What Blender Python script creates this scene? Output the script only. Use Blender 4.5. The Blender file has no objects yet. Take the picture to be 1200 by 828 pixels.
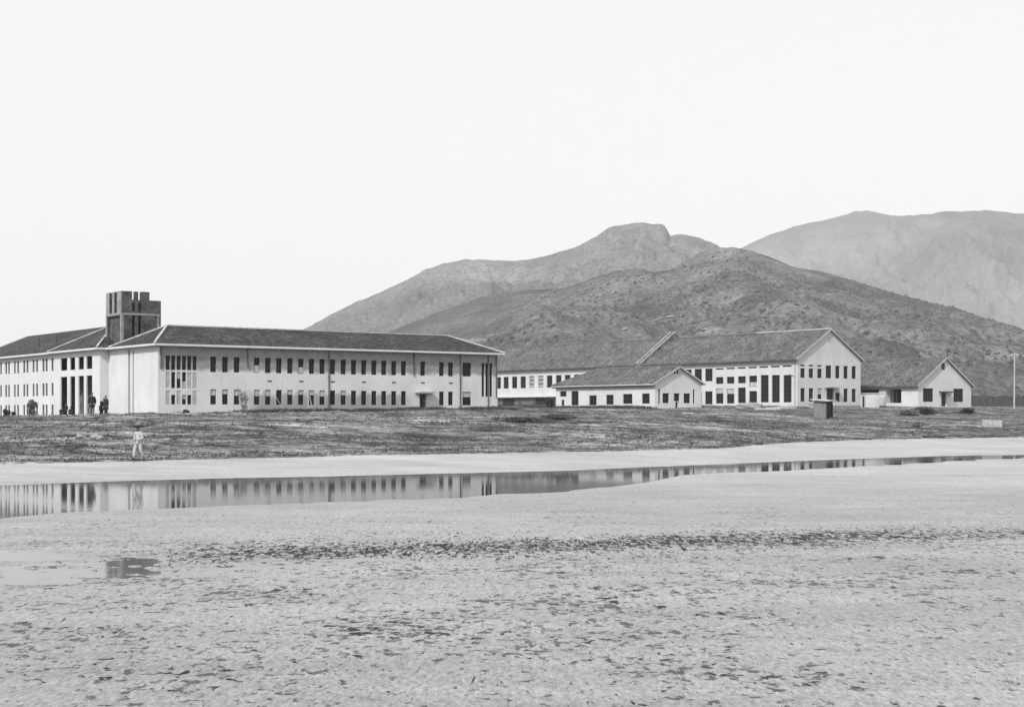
import bpy, bmesh, math, random
import numpy as np
from mathutils import Vector, Matrix

random.seed(7)
RNG = np.random.default_rng(11)
SC = bpy.context.scene
COL = SC.collection
R = math.radians

# ------------------------------------------------------------------ camera model (measured from the photograph)
F = 1775.0            # focal length in photo pixels (1200 px wide)
CX, HY = 600.0, 484.0  # horizon row

CH = 2.8              # camera height over the water

ANG = math.atan2(0.5906, 0.807)
A = (0.807, 0.5906)
B = (-0.5906, 0.807)


def upx(px): return (px - CX) / F
def zof(py, D): return CH + (HY - py) * D / F
def W(px, py, D): return Vector((upx(px) * D, D, zof(py, D)))

# ------------------------------------------------------------------ noise
_T = RNG.random((256, 256))


def vnoise(x, y, seed=0):
    x = np.asarray(x, float) + seed * 17.31
    y = np.asarray(y, float) + seed * 9.77
    xi = np.floor(x).astype(int); yi = np.floor(y).astype(int)
    fx = x - xi; fy = y - yi
    fx = fx * fx * (3 - 2 * fx); fy = fy * fy * (3 - 2 * fy)
    a = _T[xi & 255, yi & 255]; b = _T[(xi + 1) & 255, yi & 255]
    c = _T[xi & 255, (yi + 1) & 255]; d = _T[(xi + 1) & 255, (yi + 1) & 255]
    return (a * (1 - fx) + b * fx) * (1 - fy) + (c * (1 - fx) + d * fx) * fy


def fbm(x, y, o=5, seed=0):
    s = 0; a = 1; t = 0; f = 1
    for i in range(o):
        s = s + a * (vnoise(x * f, y * f, seed + i) - 0.5); t += a; a *= 0.5; f *= 2.03
    return s / t * 2


def sstep(t):
    t = np.clip(t, 0, 1); return t * t * (3 - 2 * t)

# ------------------------------------------------------------------ materials
def new_mat(name):
    m = bpy.data.materials.new(name); m.use_nodes = True
    nt = m.node_tree; bs = nt.nodes['Principled BSDF']
    return m, nt, bs


def N(nt, typ, **kw):
    n = nt.nodes.new(typ)
    for k, v in kw.items(): setattr(n, k, v)
    return n


def mathn(nt, op, a, b=None, clamp=False):
    n = N(nt, 'ShaderNodeMath', operation=op, use_clamp=clamp)
    for i, v in enumerate((a, b)):
        if v is None: continue
        if isinstance(v, (int, float)): n.inputs[i].default_value = v
        else: nt.links.new(v, n.inputs[i])
    return n.outputs[0]


def noise_out(nt, vec, scale, detail=4, rough=.55, stretch=(1, 1, 1), rot=(0, 0, 0), dist=0):
    mp = N(nt, 'ShaderNodeMapping'); mp.inputs['Scale'].default_value = stretch; mp.inputs['Rotation'].default_value = rot
    nt.links.new(vec, mp.inputs['Vector'])
    n = N(nt, 'ShaderNodeTexNoise'); n.inputs['Scale'].default_value = scale
    n.inputs['Detail'].default_value = detail; n.inputs['Roughness'].default_value = rough; n.inputs['Distortion'].default_value = dist
    nt.links.new(mp.outputs[0], n.inputs['Vector'])
    return n.outputs['Fac']


def maprange(nt, v, a, b, c=0.0, d=1.0):
    n = N(nt, 'ShaderNodeMapRange'); n.clamp = True
    nt.links.new(v, n.inputs[0])
    for i, x in enumerate((a, b, c, d)): n.inputs[i + 1].default_value = x
    return n.outputs[0]


def mixv(nt, fac, a, b):
    """float mix"""
    n = N(nt, 'ShaderNodeMix', data_type='FLOAT')
    for i, v in zip((0, 2, 3), (fac, a, b)):
        if isinstance(v, (int, float)): n.inputs[i].default_value = v
        else: nt.links.new(v, n.inputs[i])
    return n.outputs[0]


def grey(nt, v, bs):
    c = N(nt, 'ShaderNodeCombineColor')
    for i in range(3): nt.links.new(v, c.inputs[i])
    nt.links.new(c.outputs[0], bs.inputs['Base Color'])


def bump(nt, h, bs, strength=.4, dist=.02):
    b = N(nt, 'ShaderNodeBump'); b.inputs['Strength'].default_value = strength; b.inputs['Distance'].default_value = dist
    nt.links.new(h, b.inputs['Height']); nt.links.new(b.outputs[0], bs.inputs['Normal'])


def objvec(nt):
    return N(nt, 'ShaderNodeTexCoord').outputs['Object']


def simple(name, g, rough=.8, var=.15, scale=3.0, spec=.3, stretch=(1, 1, 1)):
    m, nt, bs = new_mat(name)
    v = objvec(nt)
    n = noise_out(nt, v, scale, 5, .6, stretch)
    grey(nt, maprange(nt, n, .25, .75, g * (1 - var), g * (1 + var)), bs)
    bs.inputs['Roughness'].default_value = rough
    bs.inputs['Specular IOR Level'].default_value = spec
    return m


def plaster(name, g, dirt=.25, split=None, dado=None, upper=.6):
    """lime plaster; split=(a0,a1,z) grey unpainted upper band, dado=(a0,a1,z) weathered foot"""
    m, nt, bs = new_mat(name)
    v = objvec(nt)
    sp = N(nt, 'ShaderNodeSeparateXYZ'); nt.links.new(v, sp.inputs[0])
    big = noise_out(nt, v, .35, 5, .6)
    fine = noise_out(nt, v, 4.0, 5, .65)
    streak = noise_out(nt, v, .8, 6, .75, (1.3, 1.3, .22), (0, 0, 0), .8)
    f = maprange(nt, big, .3, .7, 1 - dirt * .5, 1.03)
    f = mathn(nt, 'MULTIPLY', f, maprange(nt, fine, .25, .75, .93, 1.05))
    f = mathn(nt, 'MULTIPLY', f, maprange(nt, streak, .52, .8, 1.0, 1 - dirt * .8))
    if split:
        n2 = noise_out(nt, v, .5, 6, .7, (1, 1, .8))
        edge = mathn(nt, 'ADD', sp.outputs['Z'], mathn(nt, 'MULTIPLY', mathn(nt, 'SUBTRACT', n2, .5), 1.5))
        k = maprange(nt, edge, split[2] - .12, split[2] + .25)
        k = mathn(nt, 'MULTIPLY', k, maprange(nt, sp.outputs['X'], split[0] - .02, split[0] + .3))
        k = mathn(nt, 'MULTIPLY', k, maprange(nt, sp.outputs['Y'], 1.0, .5))
        blot = noise_out(nt, v, 1.6, 6, .7)
        up = maprange(nt, blot, .3, .7, upper * .8, upper * 1.22)
        f = mathn(nt, 'MULTIPLY', f, mixv(nt, k, 1.0, up))
    if dado:
        n3 = noise_out(nt, v, .7, 5, .7)
        edge = mathn(nt, 'ADD', sp.outputs['Z'], mathn(nt, 'MULTIPLY', mathn(nt, 'SUBTRACT', n3, .5), 1.8))
        k = maprange(nt, edge, dado[2] + .25, dado[2] - .15)
        k = mathn(nt, 'MULTIPLY', k, maprange(nt, sp.outputs['X'], dado[0], dado[0] + 2))
        k = mathn(nt, 'MULTIPLY', k, maprange(nt, sp.outputs['X'], dado[1], dado[1] - 2))
        f = mathn(nt, 'MULTIPLY', f, mixv(nt, k, 1.0, .55))
    grey(nt, mathn(nt, 'MULTIPLY', f, g), bs)
    bs.inputs['Roughness'].default_value = .9; bs.inputs['Specular IOR Level'].default_value = .2
    bump(nt, fine, bs, .35, .03)
    return m


def tile_mat(name, g, var=.45):
    m, nt, bs = new_mat(name)
    v = objvec(nt)
    big = noise_out(nt, v, .28, 5, .65)
    mid = noise_out(nt, v, 1.3, 6, .7)
    fine = noise_out(nt, v, 2.6, 4, .75)
    w = N(nt, 'ShaderNodeTexWave'); w.wave_type = 'BANDS'; w.bands_direction = 'Z'
    w.inputs['Scale'].default_value = 1.6; w.inputs['Distortion'].default_value = 1.2; w.inputs['Detail'].default_value = 3; w.inputs['Detail Scale'].default_value = 2
    nt.links.new(v, w.inputs['Vector'])
    f = maprange(nt, big, .3, .7, 1 - var * .6, 1 + var * .5)
    f = mathn(nt, 'MULTIPLY', f, maprange(nt, mid, .3, .7, 1 - var * .7, 1 + var * .7))
    f = mathn(nt, 'MULTIPLY', f, maprange(nt, fine, .3, .72, 1 - var, 1 + var * 1.3))
    f = mathn(nt, 'MULTIPLY', f, maprange(nt, w.outputs['Fac'], 0, 1, .86, 1.1))
    spots = maprange(nt, noise_out(nt, v, 2.4, 2, .5, (1, 1, 1)), .74, .8, 1, 2.6)
    f = mathn(nt, 'MULTIPLY', f, spots)
    grey(nt, mathn(nt, 'MULTIPLY', f, g), bs)
    bs.inputs['Roughness'].default_value = .85; bs.inputs['Specular IOR Level'].default_value = .2
    bump(nt, fine, bs, .6, .05)
    return m


def brick_mat(name, g):
    m, nt, bs = new_mat(name)
    v = objvec(nt)
    n = noise_out(nt, v, 1.1, 6, .7); f2 = noise_out(nt, v, 7, 4, .7)
    w = N(nt, 'ShaderNodeTexWave'); w.bands_direction = 'Z'; w.inputs['Scale'].default_value = 3.4; w.inputs['Distortion'].default_value = .6
    nt.links.new(v, w.inputs['Vector'])
    f = maprange(nt, n, .34, .66, .45, 1.6)
    f = mathn(nt, 'MULTIPLY', f, maprange(nt, f2, .34, .66, .6, 1.5))
    f = mathn(nt, 'MULTIPLY', f, maprange(nt, w.outputs['Fac'], 0, 1, .88, 1.1))
    grey(nt, mathn(nt, 'MULTIPLY', f, g), bs)
    bs.inputs['Roughness'].default_value = .9
    bump(nt, f2, bs, .4, .03)
    return m


M = {}
M['glass'] = simple('dark_window_glass', .012, .25, .4, 1.5, .15)
M['board'] = simple('pale_window_board', .42, .8, .2, 2.0)
M['frame'] = simple('weathered_window_frame', .045, .7, .3, 3)
M['frame_pale'] = simple('pale_window_frame', .5, .7, .2, 3)
M['dark'] = simple('dark_interior', .03, .9, .3, 1.0)
M['door'] = simple('dark_door_wood', .035, .75, .4, 2.0, stretch=(4, 4, .5))
M['fascia'] = simple('white_fascia_paint', .6, .7, .12, 1.2)
M['gutter_dark'] = simple('shaded_gutter_iron', .06, .7, .3, 2)  # dark iron, also used for the painted eave shadow
M['pipe'] = simple('rusty_downpipe_iron', .09, .7, .4, 2, stretch=(1, 1, .3))
M['cap'] = simple('mortared_ridge_tiles', .42, .85, .4, 1.6)
M['cap_dull'] = simple('dull_ridge_tiles', .2, .85, .4, 1.2)
M['plaster_main'] = plaster('plaster_main', .66, .22, (0.05, 60, 4.9), (8.3, 28, 2.75), .43)
M['plaster_white'] = plaster('plaster_limewash', .6, .25)
M['plaster_gable'] = plaster('plaster_small', .64, .25)
M['grey_wall'] = brick_mat('grey_brick_lower_wall', .12)
M['tower'] = brick_mat('tower_brick', .075)
M['tower_pale'] = simple('tower_pale_render', .27, .9, .35, 1.5)
M['tile_dark'] = tile_mat('dark_roof_tiles', .042, .75)
M['tile_mid'] = tile_mat('grey_roof_tiles', .10, .62)
M['concrete'] = simple('concrete_slab', .4, .85, .25, 2)
M['wood'] = simple('weathered_wood', .2, .8, .4, 2, stretch=(3, 3, .4))
M['wood_pale'] = simple('pale_timber', .42, .8, .25, 2)
M['stone'] = simple('pale_boulder', .27, .9, .3, 2.5)
M['stone_dark'] = simple('dark_boulder', .07, .9, .4, 2.5)
M['cloth_white'] = simple('white_cotton', .42, .9, .1, 4)
M['cloth_dark'] = simple('dark_wool', .022, .9, .3, 4)
M['cloth_mid'] = simple('grey_cotton', .16, .9, .2, 4)
M['skin'] = simple('weathered_skin', .2, .6, .1, 6)
M['hair'] = simple('black_hair', .015, .6, .2, 8)
M['straw'] = simple('straw_hat_weave', .17, .85, .45, 9)
M['leather'] = simple('black_shoe', .02, .5, .2, 5)
M['bark'] = simple('bark', .12, .9, .3, 4)
M['leaf_dark'] = simple('dark_shrub_leaf', .05, .8, .5, 1.5)
M['leaf_mid'] = simple('dry_shrub_leaf', .14, .8, .5, 1.5)
M['twig'] = simple('pale_twig', .3, .85, .3, 2)

# ------------------------------------------------------------------ mesh helpers
class MB:
    def __init__(s): s.v = []; s.f = []
    def quad(s, *p):
        i = len(s.v); s.v += [tuple(q) for q in p]; s.f.append(tuple(range(i, i + len(p))))
    def box(s, x0, x1, y0, y1, z0, z1):
        i = len(s.v)
        s.v += [(x0, y0, z0), (x1, y0, z0), (x1, y1, z0), (x0, y1, z0), (x0, y0, z1), (x1, y0, z1), (x1, y1, z1), (x0, y1, z1)]
        for q in ((0, 3, 2, 1), (4, 5, 6, 7), (0, 1, 5, 4), (1, 2, 6, 5), (2, 3, 7, 6), (3, 0, 4, 7)):
            s.f.append(tuple(i + k for k in q))
    def bar(s, p, q, w, h, up=Vector((0, 0, 1))):
        p = Vector(p); q = Vector(q); d = (q - p).normalized()
        sd = d.cross(up)
        if sd.length < 1e-4: sd = Vector((1, 0, 0))
        sd.normalize(); u = sd.cross(d)
        i = len(s.v)
        for e in (p, q):
            for a, b in ((-1, -1), (1, -1), (1, 1), (-1, 1)):
                s.v.append(tuple(e + sd * (a * w / 2) + u * (b * h / 2)))
        for q4 in ((3, 2, 1, 0), (4, 5, 6, 7), (0, 1, 5, 4), (1, 2, 6, 5), (2, 3, 7, 6), (3, 0, 4, 7)):
            s.f.append(tuple(i + k for k in q4))
    def tube(s, p, q, r0, r1, n=10, caps=True):
        p = Vector(p); q = Vector(q); d = (q - p).normalized()
        a = d.orthogonal().normalized(); b = d.cross(a)
        i = len(s.v)
        for e, r in ((p, r0), (q, r1)):
            for k in range(n):
                t = 2 * math.pi * k / n
                s.v.append(tuple(e + (a * math.cos(t) + b * math.sin(t)) * r))
        for k in range(n):
            s.f.append((i + k, i + (k + 1) % n, i + n + (k + 1) % n, i + n + k))
        if caps:
            s.f.append(tuple(i + k for k in reversed(range(n)))); s.f.append(tuple(i + n + k for k in range(n)))
    def lathe(s, prof, n=20, c=(0, 0, 0)):
        i = len(s.v)
        for r, z in prof:
            for k in range(n):
                t = 2 * math.pi * k / n
                s.v.append((c[0] + r * math.cos(t), c[1] + r * math.sin(t), c[2] + z))
        for j in range(len(prof) - 1):
            for k in range(n):
                s.f.append((i + j * n + k, i + j * n + (k + 1) % n, i + (j + 1) * n + (k + 1) % n, i + (j + 1) * n + k))
    def wall(s, p0, d, L, z0, z1, holes, depth, inward):
        """wall along direction d (2d) from p0 with rectangular holes (s0,s1,h0,h1) and reveals"""
        ss = sorted({0.0, L} | {x for h in holes for x in h[:2]}); hs = sorted({z0, z1} | {x for h in holes for x in h[2:4]})
        def P(t, z, k=0): return (p0[0] + d[0] * t + inward[0] * k, p0[1] + d[1] * t + inward[1] * k, z)
        for i in range(len(ss) - 1):
            for j in range(len(hs) - 1):
                cs = (ss[i] + ss[i + 1]) / 2; cz = (hs[j] + hs[j + 1]) / 2
                if any(h[0] < cs < h[1] and h[2] < cz < h[3] for h in holes): continue
                s.quad(P(ss[i], hs[j]), P(ss[i + 1], hs[j]), P(ss[i + 1], hs[j + 1]), P(ss[i], hs[j + 1]))
        for h in holes:
            k = h[4] if len(h) > 4 else depth
            a, b, c, e = h[:4]
            s.quad(P(a, c), P(a, c, k), P(a, e, k), P(a, e)); s.quad(P(b, c), P(b, e), P(b, e, k), P(b, c, k))
            s.quad(P(a, c), P(b, c), P(b, c, k), P(a, c, k)); s.quad(P(a, e), P(a, e, k), P(b, e, k), P(b, e))
    def build(s, name, mat, parent=None, smooth=False, merge=False, bevel=0):
        me = bpy.data.meshes.new(name); me.from_pydata(s.v, [], s.f); me.validate()
        if merge or bevel:
            bm = bmesh.new(); bm.from_mesh(me); bmesh.ops.remove_doubles(bm, verts=bm.verts, dist=1e-4)
            bmesh.ops.recalc_face_normals(bm, faces=bm.faces)
            if bevel: bmesh.ops.bevel(bm, geom=bm.edges, offset=bevel, segments=2, affect='EDGES', profile=.6)
            bm.to_mesh(me); bm.free()
        if smooth: me.polygons.foreach_set('use_smooth', [True] * len(me.polygons))
        if mat: me.materials.append(mat)
        o = bpy.data.objects.new(name, me); COL.objects.link(o)
        if parent: o.parent = parent
        return o


def tag(o, label=None, cat=None, group=None, kind=None):
    if label: o['label'] = label
    if cat: o['category'] = cat
    if group: o['group'] = group
    if kind: o['kind'] = kind
    return o


def empty(name, loc, rz, label, cat, group=None):
    o = bpy.data.objects.new(name, None); COL.objects.link(o)
    o.location = loc; o.rotation_euler = (0, 0, rz); o.empty_display_size = .5
    return tag(o, label, cat, group)


def copy_tree(o, parent=None):
    c = o.copy(); COL.objects.link(c)
    if parent: c.parent = parent
    for ch in list(o.children): copy_tree(ch, c)
    return c

# ------------------------------------------------------------------ terrain height
SHORE = [(-400, 550), (0, 542.5), (200, 538), (400, 533), (600, 529.5), (740, 527), (850, 524), (880, 520.5), (940, 517), (1000, 514.5), (1200, 511), (1600, 507)]
POOL_T = [(-400, 580), (0, 568.5), (133, 563.5), (267, 560), (400, 557.5), (667, 551), (800, 545), (1000, 537.3), (1110, 533.8), (1200, 532.6), (1600, 529)]
POOL_B = [(-400, 625), (0, 607), (70, 601), (133, 598), (267, 592), (333, 590.5), (400, 587.5), (540, 583), (567, 580), (667, 574.5), (743, 568), (770, 562), (800, 556.5), (1000, 547), (1100, 541), (1160, 538.3), (1200, 536), (1250, 531), (1600, 524)]
PUD_T = [(-400, 640), (0, 641), (60, 646), (110, 651), (180, 652), (195, 660), (260, 659), (340, 655), (420, 651), (470, 654), (490, 658), (1600, 660)]
PUD_B = [(-400, 700), (0, 688), (60, 684), (110, 679), (180, 677), (240, 676), (300, 673), (350, 668), (430, 661), (470, 657), (490, 655), (1600, 650)]


def ip(tab, x):
    t = np.array(tab, float); return np.interp(x, t[:, 0], t[:, 1])


def kd(px): return np.interp(px, [560, 650, 820, 930], [.757, .84, .84, 1.0])   # image-fitted scale on distance from the camera, for the three building groups


def shz(px): return .5 + .25 * sstep((np.asarray(px, float) - 700) / 350)   # height of the turf edge over the water


def shoreD(px): return (CH - shz(px)) * F / (ip(SHORE, px) + .5 * fbm(np.asarray(px, float) / 34, np.asarray(px, float) * 0, 4, 91) - HY)


CTRL = []
def cp(px, py, D):
    if D < 290: D = D * float(kd(px))
    CTRL.append((upx(px) * D, D, zof(py, D)))
def cpz(px, D, z): CTRL.append((upx(px) * D, D, z))
for px in (-300, -100, 0, 200, 400, 600, 740, 850, 1000, 1200, 1450):
    cpz(px, float(shoreD(px)), float(shz(px)))
for px, py, D in ((185, 485.6, 185), (385, 481, 200), (583, 478.2, 215), (125, 487, 196), (65, 490, 214), (0, 491, 231), (-100, 493, 250),
                  (652, 478.6, 233), (768, 478.4, 215), (822, 475.6, 221), (934, 475.6, 235), (1008, 474.6, 243.5), (1076, 476.2, 240), (1138, 477, 248),
                  (1200, 478, 250), (1400, 478, 260), (965, 491.5, 169), (108, 486.4, 158), (121, 487, 172), (30, 489, 160), (210, 487, 158), (100, 507, 128), (300, 503, 134), (-100, 507, 130), (400, 492, 166), (600, 490, 160),
                  (740, 488.5, 165), (850, 488.5, 168), (1100, 488, 185), (1200, 488, 190), (600, 476, 300), (300, 478, 280), (0, 488, 330), (1000, 471, 300), (1300, 472, 320),
                  (600, 470, 400), (100, 480, 400), (1100, 466, 400), (-300, 488, 350), (-300, 492, 170), (1500, 486, 200), (1600, 470, 420)):
    cp(px, py, D)
_C = np.array(CTRL)
_d = np.hypot(_C[:, None, 0] - _C[None, :, 0], _C[:, None, 1] - _C[None, :, 1])
_n = len(_C)
_K = np.zeros((_n + 3, _n + 3)); _K[:_n, :_n] = _d + np.eye(_n) * -1.5
_K[:_n, _n] = 1; _K[:_n, _n + 1] = _C[:, 0]; _K[:_n, _n + 2] = _C[:, 1]; _K[_n:, :_n] = _K[:_n, _n:].T
_w = np.linalg.solve(_K, np.concatenate([_C[:, 2], [0, 0, 0]]))


def rbf(x, y):
    x = np.asarray(x, float); y = np.asarray(y, float)
    out = _w[_n] + _w[_n + 1] * x + _w[_n + 2] * y
    for i in range(_n): out = out + _w[i] * np.hypot(x - _C[i, 0], y - _C[i, 1])
    return out


MOUNDS = [(1078, 486, 188, 5, .8), (1128, 487, 198, 4, .5), (430, 492, 162, 9, .25), (660, 494, 155, 8, .25), (330, 497, 148, 10, .2), (900, 489, 180, 7, .45), (150, 500, 136, 9, .2), (520, 504, 142, 12, .2)]


def bank_z(x, y):
    x = np.asarray(x, float); y = np.asarray(y, float)
    px = CX + F * x / np.maximum(y, 1)
    s = y - shoreD(px)
    z0 = shz(px); z = z0 + (rbf(x, y) - z0) * sstep(s / 12)
    amp = sstep(s / 10) * sstep((420 - y) / 60)
    near = 1 - .75 * sstep((y - 165) / 15)
    c, sn = A
    u = x * .93 + y * .37; v = -x * .37 + y * .93
    z = z + amp * near * (.3 * fbm(u / 14, v / 6, 4, 3) + .15 * fbm(u / 2.6, v / 1.4, 4, 5))
    z = z + sstep(s / 3) * .05 * fbm(u / .8, v / .6, 3, 8)
    for mpx, mpy, D, w, h in MOUNDS:
        D = D * float(kd(mpx)); mx = upx(mpx) * D
        z = z + h * np.exp(-(((x - mx) / w) ** 2 + ((y - D) / (w * .45)) ** 2))
    return z


def gz(x, y): return float(bank_z(np.array([x]), np.array([y]))[0])


def sand_z(px, D):
    x = upx(px) * D
    py = HY + CH * F / D
    t = ip(POOL_T, px); b = ip(POOL_B, px)
    wob = fbm(x / 2.5, D / 2.5, 4, 21)
    d = np.minimum(py - t - .5 * wob, b - py + 2.2 * fbm(x / 1.6, D / 3.0, 4, 25))
    z = np.where(d > 0, -np.minimum(.09, d * .012), np.minimum(.03, -d * .007))
    t2 = ip(PUD_T, px); b2 = ip(PUD_B, px)
    d2 = np.minimum(py - t2, b2 - py) + 5.5 * fbm(x / 1.1, D / 1.3, 5, 33)
    z2 = np.where(d2 > 0, -np.minimum(.012, d2 * .003), np.minimum(.03, -d2 * .005))
    z2 = z2 + np.where(d2 > 0, .07 * np.maximum(fbm(x / .45, D / .32, 3, 37) - .09, 0) + .05 * np.maximum(fbm(x / 3.0, D / .7, 3, 39) - .2, 0), 0)
    z = np.minimum(z, z2)
    Dt = CH * F / (t - HY); Ds = shoreD(px)
    s = (D - Dt) / (Ds - Dt)
    z = z + np.where(s > 0, (shz(px) - .09) * np.clip(s, 0, 1.0) ** 1.3, 0)
    # near beach lifts very slightly towards the camera
    z = z + .02 * sstep((20 - D) / 15)
    wet = np.clip(z / .03, 0, 1)
    z = z + wet * (.014 * fbm(x / .45, D / .5, 3, 41) + .012 * fbm(x / 3.2, D / 2.2, 3, 43))
    return z


def grid_mesh(name, X, Y, Z, mat, smooth=True):
    nr, nc = X.shape
    v = np.stack([X, Y, Z], -1).reshape(-1, 3)
    idx = np.arange(nr * nc).reshape(nr, nc)
    f = np.stack([idx[:-1, :-1], idx[:-1, 1:], idx[1:, 1:], idx[1:, :-1]], -1).reshape(-1, 4)
    me = bpy.data.meshes.new(name)
    me.vertices.add(len(v)); me.vertices.foreach_set('co', v.ravel())
    me.loops.add(f.size); me.loops.foreach_set('vertex_index', f.ravel().astype(np.int32))
    me.polygons.add(len(f)); me.polygons.foreach_set('loop_start', np.arange(0, f.size, 4, dtype=np.int32))
    me.polygons.foreach_set('loop_total', np.full(len(f), 4, np.int32))
    me.update(calc_edges=True); me.validate()
    me.polygons.foreach_set('use_smooth', np.full(len(f), smooth))
    me.materials.append(mat)
    o = bpy.data.objects.new(name, me); COL.objects.link(o)
    return o

# ------------------------------------------------------------------ setting materials
def sand_material():
    m, nt, bs = new_mat('wet_sand')
    v = objvec(nt)
    sp = N(nt, 'ShaderNodeSeparateXYZ'); nt.links.new(v, sp.inputs[0])
    X, Y = sp.outputs['X'], sp.outputs['Y']
    big = noise_out(nt, v, .11, 4, .6, (1, 1, 1), (0, 0, .38))
    mid = noise_out(nt, v, .6, 6, .7, (.3, 1, 1), (0, 0, .3))
    fine = noise_out(nt, v, 20, 5, .82, (1, .28, 1), (0, 0, .12))
    g = mathn(nt, 'MULTIPLY', maprange(nt, big, .35, .65, .88, 1.1), maprange(nt, mid, .34, .66, .84, 1.14))
    g = mathn(nt, 'MULTIPLY', g, maprange(nt, fine, .36, .64, .55, 1.4))
    # band of ripple hollows across the flat, their shade put into the colour
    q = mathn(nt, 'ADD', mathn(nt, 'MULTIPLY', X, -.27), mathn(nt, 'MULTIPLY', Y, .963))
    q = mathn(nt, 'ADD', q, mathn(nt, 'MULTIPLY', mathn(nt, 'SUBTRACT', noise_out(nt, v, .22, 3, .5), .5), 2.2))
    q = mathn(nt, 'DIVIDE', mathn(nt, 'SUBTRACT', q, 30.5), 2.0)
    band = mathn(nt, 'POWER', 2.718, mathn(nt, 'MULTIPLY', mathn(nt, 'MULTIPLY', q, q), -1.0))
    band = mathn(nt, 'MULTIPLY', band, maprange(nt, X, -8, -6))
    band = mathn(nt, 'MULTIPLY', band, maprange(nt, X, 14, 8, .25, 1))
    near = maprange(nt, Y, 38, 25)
    spk = noise_out(nt, v, 8.5, 3.5, .66, (.55, .42, 1), (0, 0, .16), .4)  # specks of dark silt and weed, with pit shade painted in
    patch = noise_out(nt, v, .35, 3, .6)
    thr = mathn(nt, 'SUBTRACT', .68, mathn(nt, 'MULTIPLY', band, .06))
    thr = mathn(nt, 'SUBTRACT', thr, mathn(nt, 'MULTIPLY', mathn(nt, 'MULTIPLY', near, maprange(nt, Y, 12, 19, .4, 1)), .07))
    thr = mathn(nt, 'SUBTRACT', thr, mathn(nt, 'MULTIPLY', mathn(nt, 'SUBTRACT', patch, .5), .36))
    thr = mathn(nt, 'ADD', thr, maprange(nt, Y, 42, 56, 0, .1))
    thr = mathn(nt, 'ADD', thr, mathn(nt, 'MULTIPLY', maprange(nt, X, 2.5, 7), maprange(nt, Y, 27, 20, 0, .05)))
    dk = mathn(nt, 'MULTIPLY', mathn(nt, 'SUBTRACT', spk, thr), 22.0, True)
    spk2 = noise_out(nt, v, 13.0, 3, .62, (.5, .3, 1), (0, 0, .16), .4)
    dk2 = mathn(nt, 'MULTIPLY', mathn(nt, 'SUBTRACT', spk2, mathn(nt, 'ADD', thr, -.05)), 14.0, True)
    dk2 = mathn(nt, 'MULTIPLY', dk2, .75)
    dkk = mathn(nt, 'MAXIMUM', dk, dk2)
    # shaded sides of the band's small ripples, painted as dark marks
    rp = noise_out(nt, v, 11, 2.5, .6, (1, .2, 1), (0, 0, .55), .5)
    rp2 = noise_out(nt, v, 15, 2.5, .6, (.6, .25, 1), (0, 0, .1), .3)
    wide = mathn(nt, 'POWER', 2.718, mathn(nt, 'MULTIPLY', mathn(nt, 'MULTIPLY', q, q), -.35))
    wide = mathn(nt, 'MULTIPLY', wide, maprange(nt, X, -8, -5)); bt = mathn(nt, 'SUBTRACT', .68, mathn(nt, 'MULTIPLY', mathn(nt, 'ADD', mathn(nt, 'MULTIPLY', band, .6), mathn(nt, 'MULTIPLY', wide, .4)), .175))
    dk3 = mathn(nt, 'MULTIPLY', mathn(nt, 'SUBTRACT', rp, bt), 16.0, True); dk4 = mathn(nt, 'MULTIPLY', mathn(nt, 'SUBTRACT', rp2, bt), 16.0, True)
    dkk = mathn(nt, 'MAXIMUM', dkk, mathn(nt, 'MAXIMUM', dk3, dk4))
    g = mathn(nt, 'MULTIPLY', g, maprange(nt, mathn(nt, 'ADD', Y, mathn(nt, 'MULTIPLY', mid, 12)), 58, 76, .295, .375))
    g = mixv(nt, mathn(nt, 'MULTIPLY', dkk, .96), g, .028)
    grey(nt, g, bs)
    bs.inputs['Roughness'].default_value = .5
    bs.inputs['Specular IOR Level'].default_value = .45
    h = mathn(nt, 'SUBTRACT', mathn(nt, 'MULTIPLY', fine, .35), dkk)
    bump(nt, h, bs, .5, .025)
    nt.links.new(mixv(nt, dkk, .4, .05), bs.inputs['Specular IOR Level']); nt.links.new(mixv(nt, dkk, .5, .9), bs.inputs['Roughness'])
    return m


def bank_material():
    m, nt, bs = new_mat('dry_turf')
    v = objvec(nt)
    rot = (0, 0, -.38)
    big = noise_out(nt, v, .07, 5, .62, (1, 2.6, 1), rot)
    mid = noise_out(nt, v, .35, 6, .7, (1, 2.0, 1), rot)
    fine = noise_out(nt, v, 2.6, 5, .7)
    g = maprange(nt, mid, .38, .62, .03, .26)
    g = mathn(nt, 'MULTIPLY', g, maprange(nt, big, .38, .62, .5, 1.5))
    g = mathn(nt, 'MULTIPLY', g, maprange(nt, fine, .32, .68, .35, 1.65))
    pale = maprange(nt, noise_out(nt, v, .16, 6, .7, (1, 2.2, 1), rot), .58, .66)
    g = mixv(nt, mathn(nt, 'MULTIPLY', pale, .75), g, .27)
    grey(nt, g, bs)
    bs.inputs['Roughness'].default_value = .95; bs.inputs['Specular IOR Level'].default_value = .1
    bump(nt, fine, bs, .7, .12)
    return m


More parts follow.
